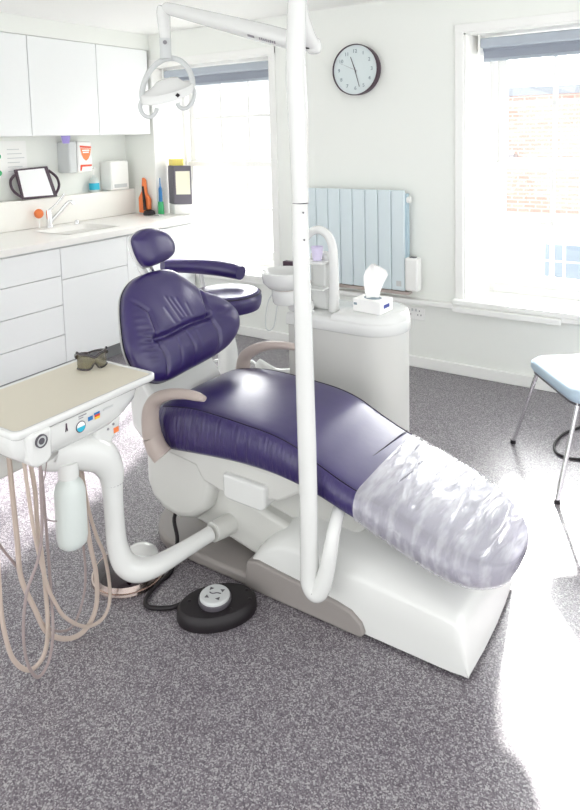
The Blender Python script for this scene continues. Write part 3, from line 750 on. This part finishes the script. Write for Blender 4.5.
# stickers and print on the front
def sticker(y0, y1, z0, z1, m, name='sticker', par=None): return box(xb, xb+.0012, y0, y1, z0, z1).build(name, m, par or t, smooth=False)
s0 = MB().lathe([(0, 0), (.017, 0), (.017, .0012), (0, .0012)], (xb, 1.178, .737), 32, axis=(1, 0, 0)).build('round_badge', M['dgrey'], t)
MB().lathe([(0, .0012), (.0145, .0012), (.0145, .0018), (0, .0018)], (xb, 1.178, .737), 32, axis=(1, 0, 0)).build('badge_field', M['paper'], s0)
MB().prism([(1.178+.0145*math.cos(a), .737+.0145*math.sin(a)) for a in [PI+PI*k/12+.0 for k in range(13)]], 'x', xb+.0018, xb+.0023).build('badge_wave', M['cyan'], s0, smooth=False)
sticker(1.205, 1.222, .742, .754, M['flagb']); sticker(1.2275, 1.248, .752, .758, M['flagb'])
sticker(1.2295, 1.248, .745, .7515, M['flagr'], 'flag_stripe'); sticker(1.2295, 1.248, .738, .745, M['flagy'], 'flag_stripe')
sticker(1.262, 1.30, .752, .758, M['lgrey'], 'faint_print')
sticker(1.172, 1.20, .7665, .7695, M['grey'], 'small_print'); sticker(1.172, 1.188, .7605, .763, M['grey'], 'small_print')
MB().prism([(1.125, .742), (1.128, .742), (1.1295, .750), (1.131, .742), (1.134, .742), (1.132, .756), (1.1315, .766), (1.1275, .766), (1.127, .756)], 'x', xb, xb+.001).build('figure_mark', M['dkpurple'], t, smooth=False)
# arm: head under the tray, elbow, column, lower bend, horizontal tube to the chair
MB().tube([(-1.645, 1.15, .655), (-1.645, 1.16, .645), (-1.632, 1.19, .638), (-1.61, 1.245, .618), (-1.585, 1.295, .58), (-1.572, 1.318, .53), (-1.57, 1.322, .485)], [.05, .062, .064, .062, .053, .042, .035], 20).build('arm_head', M['plastic'], t)
MB().prism([(1.26, .69), (1.37, .70), (1.36, .655), (1.31, .60), (1.26, .62)], 'x', -1.62, -1.56).build('arm_knuckle', M['plastic'], t, bevel=.015, seg=3)
for y, z in ((1.308, .668), (1.33, .676)): MB().lathe([(0, 0), (.004, 0), (.004, .002), (0, .002)], (-1.56, y, z), 12, axis=(1, 0, 0)).build('button', M['grey'], t)
box(-1.5602, -1.559, 1.33, 1.35, .645, .662).build('warning_sticker', M['orange'], t)
MB().lathe([(.034, 0), (.0352, .002), (.0352, .003), (.034, .005)], (-1.57, 1.322, .485), 32).build('collar', M['grey'], t)
MB().tube([(-1.57, 1.322, .488), (-1.57, 1.323, .42), (-1.57, 1.325, .34), (-1.567, 1.328, .27), (-1.556, 1.342, .21), (-1.535, 1.375, .175), (-1.51, 1.43, .163), (-1.49, 1.52, .163), (-1.475, 1.60, .165), (-1.465, 1.655, .166)], [.034, .031, .031, .033, .037, .039, .034, .029, .027, .027], 20).build('support_arm', M['plastic'], t)
# water bottle
b_ = MB().lathe([(0, 0), (.032, 0), (.042, .010), (.0455, .03), (.0455, .17), (.040, .192), (.026, .21), (.024, .25), (0, .25)], (-1.592, 1.18, .35), 32).build('water_bottle', M['bottle'], t)
MB().lathe([(.030, .215), (.030, .262), (.0, .262)], (-1.592, 1.18, .35), 28).build('bottle_cap', M['plastic'], b_)
# hoses
H = [
 (M['hose'], .0075, [(-1.66, 1.035, 0.69), (-1.656, 1.037, 0.544), (-1.653, 1.039, 0.424), (-1.649, 1.041, 0.308), (-1.645, 1.073, 0.198), (-1.642, 1.108, 0.097), (-1.638, 1.173, 0.031), (-1.635, 1.238, 0.017), (-1.631, 1.282, 0.068), (-1.627, 1.286, 0.179), (-1.624, 1.267, 0.293), (-1.62, 1.25, 0.432), (-1.62, 1.235, .60)]),
 (M['hose'], .0065, [(-1.6, 1.057, 0.70), (-1.605, 1.074, 0.571), (-1.61, 1.078, 0.477), (-1.615, 1.088, 0.378), (-1.62, 1.097, 0.262), (-1.625, 1.1, 0.116), (-1.63, 1.082, 0.041), (-1.635, 1.037, 0.03), (-1.64, 0.994, 0.094), (-1.645, 0.976, 0.193), (-1.65, 0.974, 0.294), (-1.655, 0.98, 0.456), (-1.66, 0.99, 0.70)]),
 (M['hoseg'], .0045, [(-1.57, 1.074, 0.70), (-1.574, 1.072, 0.581), (-1.578, 1.07, 0.462), (-1.581, 1.053, 0.38), (-1.585, 1.015, 0.305), (-1.589, 0.999, 0.201), (-1.593, 1.006, 0.101), (-1.596, 1.037, 0.026), (-1.6, 1.077, 0.039), (-1.602, 1.10, .11), (-1.62, 1.115, 0.2), (-1.63, 1.12, .4), (-1.64, 1.12, .69)]),
 (M['hose'], .0055, [(-1.60, 1.04, .70), (-1.60, 1.06, .45), (-1.602, 1.09, .28), (-1.604, 1.115, 0.204), (-1.607, 1.149, 0.131), (-1.611, 1.221, 0.050), (-1.615, 1.294, 0.028), (-1.619, 1.33, 0.08), (-1.622, 1.321, 0.215), (-1.626, 1.294, 0.307), (-1.63, 1.272, 0.417), (-1.63, 1.25, .60)]),
 (M['hoseg'], .004, [(-1.70, .99, .70), (-1.68, 0.982, 0.504), (-1.674, 0.999, 0.424), (-1.668, 1.045, 0.326), (-1.662, 1.07, 0.228), (-1.656, 1.106, 0.121), (-1.65, 1.16, 0.06), (-1.655, 1.22, .05), (-1.66, 1.27, .16), (-1.66, 1.26, .4), (-1.66, 1.24, .6)]),
 (M['hoseg'], .0018, [(-1.56, 1.092, 0.70), (-1.568, 1.085, 0.623), (-1.576, 1.074, 0.58), (-1.584, 1.075, 0.511), (-1.592, 1.101, 0.471), (-1.6, 1.136, 0.446)]),
]
for m_, r_, p_ in H: MB().tube(p_, r_, 8, 6).build('hose', m_, t)

# protective glasses on the tray
t = thing('protective_glasses', (-1.82, 1.43, .80), 'smoked wraparound protective glasses lying on the beige tray', 'glasses')
gc = Vector((-1.765, 1.425, 0))
arc = []
for k in range(17):
    a = math.radians(-75+150*k/16); arc.append((a, gc+Vector((.075*math.cos(a)-.02, .068*math.sin(a), 0))))
fr = Vector((.8, -.6, 0)); ang0 = math.atan2(-.45, .9)
def garc(a, rx=.050, ry=.050): # visor opening away, bulging to the camera
    p = Vector((rx*math.cos(a), ry*math.sin(a), 0)); c, s = math.cos(ang0), math.sin(ang0)
    return gc+Vector((p.x*c-p.y*s, p.x*s+p.y*c, 0))
vi = []
top = []; bot = []
for k in range(25):
    s = -1+2*k/24; a = s*1.35
    nose = .020*math.exp(-(s/.14)**2)
    zt = .798+.002+.050-.010*math.exp(-(s/.2)**2)+.004*s*s
    zb = .800+.001+nose
    top.append(garc(a)+Vector((0, 0, zt))); bot.append(garc(a)+Vector((0, 0, zb)))
out_ = [q for q in top]; inn = [gc.lerp(Vector((q.x, q.y, 0)), .965)+Vector((0, 0, q.z)) for q in top]
out_b = bot; inn_b = [gc.lerp(Vector((q.x, q.y, 0)), .965)+Vector((0, 0, q.z)) for q in bot]
MB().loft([[out_[k], out_b[k], inn_b[k], inn[k]] for k in range(25)]).build('visor_lens', M['lens'], t, angle=60)
MB().tube([q+Vector((0, 0, .001)) for q in top], .0046, 8, 0).build('brow_bar', M['gloss_black'], t)
MB().tube([q for q in bot], .0032, 8, 0).build('lower_rim', M['gloss_black'], t)
for s, k in ((-1, 0), (1, 24)):
    e = top[k]; d = (gc-garc(0)).normalized()
    inward = (gc-Vector((e.x, e.y, 0))).normalized()
    MB().tube([e-Vector((0, 0, .014)), e-Vector((0, 0, .016))+d*.03+inward*.004, e-Vector((0, 0, .022))+d*.05+inward*.028, e-Vector((0, 0, .026))+d*.045+inward*.058], [.007, .006, .004, .003], 8, 5).build('temple_arm', M['gloss_black'], t)
MB().prism([(0, 0), (1, 0), (1, 1), (0, 1)], 'z', 0, .0001).bm.free()

# ------------------------------------------------------------------ lamp post and lamp
t = thing('operating_lamp', (-1.0, 1.62, .1), 'white operating lamp on a tall curved post beside the chair', 'dental lamp')
PX = -1.02
MB().tube([(-.99, 1.80, .385), (-.975, 1.73, .385), (-.960, 1.665, .36), (-.962, 1.635, .29), (-.978, 1.625, .20), (-1.003, 1.62, .148), (-1.028, 1.62, .17), (-1.030, 1.62, .25), (-1.028, 1.62, .42), (-1.029, 1.62, .60), (-1.031, 1.62, .85), (-1.033, 1.62, 1.1), (-1.035, 1.62, 1.36)],
          [.018, .020, .021, .023, .027, .031, .031, .029, .028, .0285, .028, .026, .0245], 20, 8).build('lower_post', M['plastic'], t)
MB().lathe([(.0245, 0), (.0225, .0005), (.0225, .002), (.0245, .0025)], (-1.032, 1.62, 1.3595), 24).build('post_joint', M['dgrey'], t)
MB().tube([(-1.032, 1.62, 1.362), (-1.034, 1.62, 1.5), (-1.034, 1.62, 1.62), (-1.038, 1.62, 1.75), (-1.03, 1.62, 1.9), (-1.02, 1.62, 2.05), (-1.02, 1.66, 2.16), (-1.035, 1.74, 2.20)], [.0245, .0265, .029, .029, .027, .025, .026, .028], 20).build('upper_post', M['plastic'], t)
for z, x in ((1.335, -1.030), (1.255, -1.0285)): MB().lathe([(0, 0), (.0028, 0), (.0028, .004), (0, .004)], (x+.0185, 1.62-.0195, z), 10, axis=(.7, -.75, 0)).build('screw', M['dgrey'], t)
MB().tube([(-1.035, 1.74, 2.20), (-1.09, 1.78, 2.12), (-1.15, 1.825, 1.99), (-1.16, 1.88, 1.90), (-1.158, 1.92, 1.86)], [.026, .026, .026, .027, .025], 16).build('drop_arm', M['plastic'], t)
MB().tube([(-1.158, 1.925, 1.832), (-1.158, 1.925, 1.838), (-1.158, 1.925, 1.858), (-1.158, 1.925, 1.878), (-1.158, 1.925, 1.886)], [.012, .022, .027, .022, .010], 20, 3).build('elbow', M['plastic'], t)
box(-1.170, -1.158, 1.893, 1.900, 1.846, 1.856).build('elbow_switch', M['black'], t)
A0 = Vector((-1.165, 1.925, 1.86)); A1 = Vector((-1.793, 1.884, 2.058))
MB().tube([A0, A0.lerp(A1, .1), A0.lerp(A1, .3), A0.lerp(A1, .8), A0.lerp(A1, .97), A1], [.020, .030, .033, .026, .023, .020], 20, 3).build('lamp_arm', M['plastic'], t)
ad = (A1-A0).normalized(); au = Vector((0, 0, 1)); au = (au-ad*au.dot(ad)).normalized(); an = ad.cross(au)
if an.y > 0: an = -an
# faint grey lettering on the arm
for s0, s1, lo, hi in ((.335, .385, -.022, -.012), (.215, .30, -.022, -.010), (.20, .24, -.012, -.003)):
    pass
def armpt(s, ang, r): return A0.lerp(A1, s)+(an*math.cos(ang)-au*math.sin(ang))*r
def armlabel(s0, s1, a0, a1, name, m):
    rows_ = []
    for i in range(5):
        s = s0+(s1-s0)*i/4; rr_ = .0335 - max(0, (s-.3))*.014
        rows_.append([armpt(s, a0, rr_), armpt(s, (a0+a1)/2, rr_), armpt(s, a1, rr_), armpt(s, a1, rr_-.002), armpt(s, a0, rr_-.002)])
    MB().loft(rows_).build(name, m, t, smooth=False)
armlabel(.33, .375, .55, .85, 'arm_emblem', M['grey'])
for k in range(8): armlabel(.195+k*.0135, .195+k*.0135+.009, .52+(.03 if k % 2 else 0), .86, 'arm_letter', M['grey'])
J = Vector((-1.797, 1.884, 2.05))
MB().tube([J+Vector((0, 0, .012)), J+Vector((-.006, 0, -.01)), (-1.80, 1.884, 1.96), (-1.80, 1.884, 1.90)], [.022, .026, .022, .020], 16).build('drop_tube', M['plastic'], t)
MB().lathe([(.0205, 0), (.0225, .004), (.0225, .075), (.0205, .08)], (-1.80, 1.884, 1.865), 24).build('swivel_collar', M['lgrey'], t)
MB().lathe([(0, 0), (.008, 0), (.008, .004), (0, .004)], (-1.785, 1.867, 1.925), 12, axis=(.7, -.7, 0)).build('swivel_screw', M['grey'], t)
# lamp head: yoke loop around a dished reflector
hc = Vector((-1.80, 1.885, 1.755))
side = Vector((.77, .60, .21)); fw_ = Vector((.61, -.79, -.42)) # across the view / towards the camera
yk = []
for k in range(17):
    a = PI*k/16; yk.append(hc+side*(-.102*math.cos(a))+Vector((0, 0, .125*math.sin(a)-.02))-fw_*.02*math.sin(a)+fw_*.0)
MB().tube(yk, [.009]+[.011]*15+[.009], 12, 2, flat=1.0).build('yoke', M['lgrey'], t)
sh = MB()
head = sh.loft([[hc+side*(.103*c_*math.cos(2*PI*k/40))+fw_*(.060*c_*math.sin(2*PI*k/40))+Vector((0, 0, z_-.018*(math.cos(2*PI*k/40)**2)*0)) for k in range(40)] for c_, z_ in ((.97, -.036), (1.01, -.034), (1.03, -.024), (1.03, -.008), (1.0, -.002), (.90, -.002), (.62, .010), (.42, .030), (.1, .036))]).build('lamp_head', M['plastic'], t, angle=50)
MB().loft([[hc+side*(.096*c_*math.cos(2*PI*k/40))+fw_*(.054*c_*math.sin(2*PI*k/40))+Vector((0, 0, z_)) for k in range(40)] for c_, z_ in ((1.0, -.036), (.98, -.0345), (.3, -.028), (.05, -.027))]).build('diffuser', M['lgrey'], head)
q = hc+side*.045+fw_*.055+Vector((0, 0, -.018))
MB().tube([q, q+fw_*.004+side*.0], [.009, .009], 4, 0).build('sensor_window', M['black'], t)
for s in (-1, 1):
    e = hc+side*(.10*s)+Vector((0, 0, -.022))
    MB().tube([e, e+side*(.008*s)+fw_*.01+Vector((0, 0, -.022)), e+side*(-.004*s)+fw_*.02+Vector((0, 0, -.050)), e-side*(.030*s)+fw_*.025+Vector((0, 0, -.064)), e-side*(.052*s)+fw_*.025+Vector((0, 0, -.054)), e-side*(.060*s)+fw_*.025+Vector((0, 0, -.036))], [.009, .009, .0085, .008, .008, .0095], 10).build('handle', M['lgrey'], t)

# ------------------------------------------------------------------ cuspidor cabinet
t = thing('cuspidor_unit', (-1.4, 2.6, 0), 'white cuspidor cabinet with rinse bowl and arched tower behind the chair', 'cuspidor')
def stad(g, z, xl=-1.63, c=(-1.262, 2.575), r=.153):
    p = []
    for k in range(17):
        a = -PI/2+PI*k/16; p.append((c[0]+(r+g)*math.cos(a), c[1]+(r+g)*math.sin(a), z))
    return p+[(xl-g, c[1]+r+g, z), (xl-g, c[1]-r-g, z)]
MB().loft([stad(-.01, .004), stad(-.006, .02), stad(-.004, .70)]).build('cabinet_body', M['plastic2'], t, angle=45)
MB().loft([stad(0, .702), stad(.004, .706), stad(.004, .74), stad(0, .756), stad(-.012, .764)]).build('lid', M['plastic'], t, angle=45)
MB().loft([stad(.002, .755, xl=-1.40), stad(0, .775, xl=-1.398), stad(-.008, .787, xl=-1.392), stad(-.03, .792, xl=-1.37)]).build('raised_top', M['plastic'], t, angle=45)
# tower with shelves
tw = MB().box(-1.56, -1.462, 2.51, 2.57, .762, 1.03).build('tower', M['plastic'], t, bevel=.02, seg=3)
box(-1.56, -1.45, 2.44, 2.56, .985, .998).build('shelf', M['plastic'], t, bevel=.004)
box(-1.55, -1.455, 2.45, 2.56, .865, .875).build('shelf', M['plastic'], t, bevel=.004)
MB().tube([(-1.428, 2.50, .77), (-1.425, 2.50, .90), (-1.426, 2.50, 1.03), (-1.436, 2.50, 1.085), (-1.46, 2.50, 1.12), (-1.50, 2.50, 1.135), (-1.54, 2.50, 1.12), (-1.57, 2.50, 1.085), (-1.575, 2.50, 1.03)], [.026, .023, .021, .020, .0195, .019, .018, .017, .016], 16).build('arch_tube', M['plastic'], t)
# bowl
MB().lathe([(0, -.15), (.05, -.15), (.058, -.14), (.062, -.10), (.062, -.085), (.055, -.08), (.075, -.075), (.10, -.05), (.108, -.012), (.108, 0), (.102, .002), (.095, -.01), (.07, -.05), (0, -.06)], (-1.62, 2.40, .955), 40).build('rinse_bowl', M['plastic'], t)
MB().lathe([(.0558, -.084), (.0585, -.081), (.0585, -.078), (.0558, -.076)], (-1.62, 2.40, .955), 40).build('bowl_seal', M['taupe'], t)
MB().tube([(-1.60, 2.42, .80), (-1.58, 2.46, .79), (-1.55, 2.50, .77)], [.035, .035, .035], 16).build('bowl_arm', M['plastic'], t)
MB().tube([(-1.86, 2.50, .45), (-1.75, 2.50, .42), (-1.62, 2.50, .445)], .028, 16).build('suction_arm', M['plastic'], t)
MB().tube([(-1.68, 2.42, .86), (-1.73, 2.42, .80), (-1.75, 2.42, .70), (-1.74, 2.42, .66), (-1.71, 2.43, .68), (-1.69, 2.44, .80)], .003, 8).build('fine_hose', M['lgrey'], t)
box(-1.70, -1.62, 2.50, 2.53, .94, .975).build('splash_guard', M['dkpurple'], t, bevel=.004)
tag(MB().lathe([(0, 0), (.020, 0), (.028, .06), (.029, .062), (.026, .062), (.019, .003), (0, .003)], (-1.50, 2.485, .9985), 24).build('rinse_cup', M['lilac']), 'pale lilac rinse cup on the shelf under the arched tube', 'cup')

# tissue box
t = thing('tissue_box', (-1.25, 2.5, .792), 'white tissue box with a tissue pulled up on the cuspidor cabinet', 'tissue box')
ca = Vector((-1.18, 2.457, 0)); u1 = Vector((-1.318, 2.474, 0)); v1 = Vector((-1.172, 2.571, 0))
ux = (u1-ca); vx = (v1-ca)
def q4(g, z, top=0): return [ca-ux*g-vx*g+Vector((0, 0, z)), u1+ux*g-vx*g+Vector((0, 0, z)), u1+vx+ux*g+vx*g+Vector((0, 0, z)), v1-ux*g+vx*g+Vector((0, 0, z))]
MB().loft([q4(0, .793), q4(0, .848)]).build('carton', M['paper'], t, bevel=.003)
mid = ca+ux*.5+vx*.5
sl = MB().loft([[mid+ux*.3*math.cos(2*PI*k/24)+vx*.28*math.sin(2*PI*k/24)+Vector((0, 0, z)) for k in range(24)] for z in (.8482, .849)]).build('slot', M['ink'], t)
pn = vx.normalized()
pq = [v1.lerp(ca, f)+Vector((.0006, 0, 0))*0+Vector((0, 0, z)) for f, z in ((.3, .815), (.72, .815), (.72, .83), (.3, .83))]
nn = Vector((vx.y, -vx.x, 0)).normalized()
MB().loft([[p+nn*.0004 for p in pq], [p+nn*.0012 for p in pq]]).build('blue_label', M['navyink'], t, smooth=False)
pq = [ca.lerp(u1, f)+Vector((0, 0, z)) for f, z in ((.84, .822), (.96, .822), (.96, .832), (.84, .832))]
nn2 = Vector((ux.y, -ux.x, 0)).normalized(); nn2 = nn2 if nn2.y < 0 else -nn2
MB().loft([[p+nn2*.0004 for p in pq], [p+nn2*.0012 for p in pq]]).build('brand_mark', M['ink'], t, smooth=False)
ts = []
prof_t = [(-.32, .35, 0), (-.42, .40, .03), (-.50, .42, .06), (-.55, .62, .085), (-.42, .60, .105), (-.1, .38, .125)]
for i, (l, r_, z) in enumerate([(-.028, .026, 0), (-.034, .034, .03), (-.040, .050, .065), (-.040, .070, .100), (-.032, .060, .122), (-.012, .030, .142), (.0, .012, .152)]):
    row = []
    N = 14
    dd = Vector((.8, .6, 0))
    for k in range(N+1):
        f = k/N; off = .007*math.sin(f*9+i*.8)*(.5+z*6)
        row.append(mid+dd*(l+(r_-l)*f)+Vector((.6, -.8, 0))*off+Vector((0, 0, .845+z)))
    ts.append(row+[p+Vector((-.0009, .0012, 0)) for p in reversed(row)])
MB().loft(ts).build('tissue', M['paper'], t, angle=60)

# ------------------------------------------------------------------ dentist stool
t = thing('dentist_stool', (-2.34, 2.86, 0), 'round navy leather stool with curved back bar beyond the dental chair', 'stool')
sc = Vector((-2.345, 2.865, 0))
MB().lathe([(0, .575), (.165, .575), (.19, .583), (.20, .605), (.205, .64), (.200, .668), (.186, .682), (.176, .684), (.12, .690), (0, .693)], sc, 48).build('seat', M['leather'], t)
MB().lathe([(.2005, .669), (.2025, .6715), (.198, .675)], sc, 48).build('piping', M['seam'], t)
MB().lathe([(0, .555), (.09, .555), (.11, .574), (0, .575)], sc, 24).build('seat_plate', M['black'], t)
MB().cyl(sc+Vector((.05, -.06, .565)), sc+Vector((.16, -.12, .56)), .007).build('height_lever', M['black'], t)
MB().lathe([(0, .10), (.062, .10), (.066, .2), (.055, .34), (.04, .42), (.03, .43), (.018, .44), (.018, .556), (0, .556)], sc, 24).build('gas_column', M['plastic'], t)
vb = Vector((-.63, .77, 0)); vr = Vector((.77, .63, 0))
bar = []
for k in range(9):
    a = math.radians(-48+112*k/8); bar.append(sc+vb*(.17*math.cos(a)+.03)+vr*(.28*math.sin(a)-.16)+Vector((0, 0, .815-.055*k/8)))
MB().tube(bar, [.034, .040, .042, .044, .046, .047, .047, .046, .042], 16, 4, flat=1.0, updir=(0, 0, 1)).build('back_bar', M['leather'], t)
MB().tube([sc+vb*.10+Vector((0, 0, .57)), sc+vb*.24-vr*.1+Vector((0, 0, .58)), sc+vb*.25-vr*.14+Vector((0, 0, .68)), sc+vb*.22-vr*.15+Vector((0, 0, .79))], .013, 12).build('bar_stem', M['plastic'], t)
for k in range(5):
    a = 2*PI*k/5+.5; d = Vector((math.cos(a), math.sin(a), 0))
    l = MB().tube([sc+d*.02+Vector((0, 0, .13)), sc+d*.14+Vector((0, 0, .115)), sc+d*.27+Vector((0, 0, .075))], [.024, .02, .014], 12).build('leg', M['plastic'], t)
    wv = Vector((-d.y, d.x, 0)); cpt = sc+d*.27+Vector((0, 0, .027))
    MB().cyl(cpt-wv*.02, cpt+wv*.02, .026).build('castor', M['black'], l)
MB().tube([sc+Vector((.17*math.cos(2*PI*k/24), .17*math.sin(2*PI*k/24), .22)) for k in range(24)], .010, 10, 2, closed=True).build('foot_ring', M['plastic'], t)
for k in range(3):
    a = 2*PI*k/3; MB().cyl(sc+Vector((0, 0, .26)), sc+Vector((.17*math.cos(a), .17*math.sin(a), .22)), .007).build('ring_spoke', M['plastic'], t)

# ------------------------------------------------------------------ visitor chair
t = thing('visitor_chair', (-.5, 3.1, 0), 'pale blue padded chair with chrome legs by the right window', 'chair')
e1 = Vector((.275, -.365, 0)).normalized(); e2 = Vector((e1.y*-1, e1.x, 0)); e2 = Vector((.80, .60, 0))
cA = Vector((-.75, 3.19, 0))
def seatring(g, z):
    p = []
    L1, L2 = .47, .43
    pts = rrect(0-g, L1+g, 0-g, L2+g, .07, 0, 6)
    for a, b, _ in pts:
        q = cA+e1*a+e2*b; p.append((q.x, q.y, z+.0))
    return p
MB().loft([seatring(-.03, .412), seatring(-.003, .416), seatring(.006, .434), seatring(.004, .456), seatring(-.010, .470), seatring(-.05, .477), seatring(-.12, .480)]).build('seat', M['seatblue'], t, angle=70)
MB().loft([seatring(-.02, .402), seatring(-.005, .405), seatring(-.008, .4135)]).build('seat_edge', M['dgrey'], t)
def cp(a, b, z): q = cA+e1*a+e2*b; return (q.x, q.y, z)
for a, b, fx in ((.05, .03, (-.822, 3.218)), (.43, .03, (-.526, 2.77))):
    l = MB().tube([cp(a, b, .41), (fx[0], fx[1], .012)], .0105, 14, 0).build('leg', M['chrome'], t)
    MB().lathe([(0, 0), (.014, 0), (.013, .016), (0, .018)], (fx[0], fx[1], 0.0005), 14).build('foot_cap', M['black'], l)
for a in (.05, .43):
    b2 = cp(a, .40, .41); f2 = cp(a+(.05 if a > .2 else -.05), .47, .012)
    l = MB().tube([b2, f2], .0105, 14, 0).build('leg', M['chrome'], t)
    MB().lathe([(0, 0), (.014, 0), (.013, .016), (0, .018)], (f2[0], f2[1], 0.0005), 14).build('foot_cap', M['black'], l)
    MB().tube([cp(a, .40, .41), cp(a, .45, .50), cp(a, .49, .78)], .0105, 12, 4).build('back_post', M['chrome'], t)
bk = []
for a in [k/8*.46 for k in range(9)]:
    s = .02*math.cos((a/.46-.5)*PI)
    bk.append([cp(a, .455+s, .56), cp(a, .475+s, .55), cp(a, .50+s, .56), cp(a, .53+s, .82), cp(a, .515+s, .835), cp(a, .495+s, .825)])
MB().loft(bk).build('backrest', M['seatblue'], t, bevel=.012, seg=3)

loop = [(-0.40, 3.72), (-0.537, 3.669), (-0.568, 3.554), (-0.621, 3.444), (-0.641, 3.305), (-0.618, 3.211), (-0.568, 3.184), (-0.508, 3.197), (-0.42, 3.26), (-.30, 3.40)]
tag(MB().tube([(x, y, .007) for x, y in loop], .0062, 10).build('cable_loop', M['black']), 'black cable looped on the floor under the pale blue chair', 'cable')

# ------------------------------------------------------------------ light
SUN_DIR = Vector((.62, -2.2, -1.0)).normalized()
w = bpy.data.worlds.new('sky'); S.world = w; w.use_nodes = True
nt = w.node_tree; bg = nt.nodes['Background']; L = nt.links.new
tc = nt.nodes.new('ShaderNodeTexCoord')
dp = nt.nodes.new('ShaderNodeVectorMath'); dp.operation = 'DOT_PRODUCT'; dp.inputs[1].default_value = -SUN_DIR
L(tc.outputs['Generated'], dp.inputs[0])
mr = nt.nodes.new('ShaderNodeMapRange'); mr.inputs[1].default_value = 0; mr.inputs[2].default_value = 1; mr.interpolation_type = 'SMOOTHSTEP'
L(dp.outputs['Value'], mr.inputs[0])          # hazy sky: brighter towards the sun
st = nt.nodes.new('ShaderNodeMath'); st.operation = 'MULTIPLY_ADD'; st.inputs[1].default_value = 3.5; st.inputs[2].default_value = 1.5
cl = nt.nodes.new('ShaderNodeMath'); cl.operation = 'MAXIMUM'; cl.inputs[1].default_value = 0; L(dp.outputs['Value'], cl.inputs[0])
pw_ = nt.nodes.new('ShaderNodeMath'); pw_.operation = 'POWER'; pw_.inputs[1].default_value = 14; L(cl.outputs[0], pw_.inputs[0])
s2 = nt.nodes.new('ShaderNodeMath'); s2.operation = 'MULTIPLY_ADD'; s2.inputs[1].default_value = 16.0; L(pw_.outputs[0], s2.inputs[0]); L(st.outputs[0], s2.inputs[2])
L(mr.outputs[0], st.inputs[0]); L(s2.outputs[0], bg.inputs[1])
bg.inputs[0].default_value = lin('fafcfb')

sun = bpy.data.lights.new('sun', 'SUN'); sun.energy = 22.0; sun.angle = math.radians(2.5); sun.color = (1, .985, .96)
so = bpy.data.objects.new('sun', sun); COL.objects.link(so)
so.rotation_euler = Vector((.62, -2.2, -1.0)).to_track_quat('-Z', 'Y').to_euler()

# ------------------------------------------------------------------ camera
cam = bpy.data.cameras.new('camera'); co = bpy.data.objects.new('camera', cam); COL.objects.link(co)
yaw, pitch, roll = math.radians(33.406), math.radians(5.462), math.radians(-1.4308)
cy, sy = math.cos(yaw), math.sin(yaw)
rt = Vector((cy, sy, 0)); fw = Vector((-sy, cy, 0)); up = Vector((0, 0, 1))
f2 = fw*math.cos(pitch)-up*math.sin(pitch); u2 = up*math.cos(pitch)+fw*math.sin(pitch)
r3 = rt*math.cos(roll)+u2*math.sin(roll); u3 = u2*math.cos(roll)-rt*math.sin(roll)
mw = Matrix((r3, u3, -f2)).transposed().to_4x4(); mw.translation = Vector((0, 0, 1.56))
co.matrix_world = mw
cam.sensor_fit = 'VERTICAL'; cam.sensor_height = 36; cam.sensor_width = 36*580/810
cam.lens = 653.97*36/810; cam.shift_y = -(405-197.93)/810; cam.shift_x = 0
cam.clip_start = .05
S.camera = co
S.view_settings.view_transform = 'Standard'; S.view_settings.look = 'None'; S.view_settings.exposure = 0.65; S.view_settings.gamma = 1
S.view_settings.use_curve_mapping = False
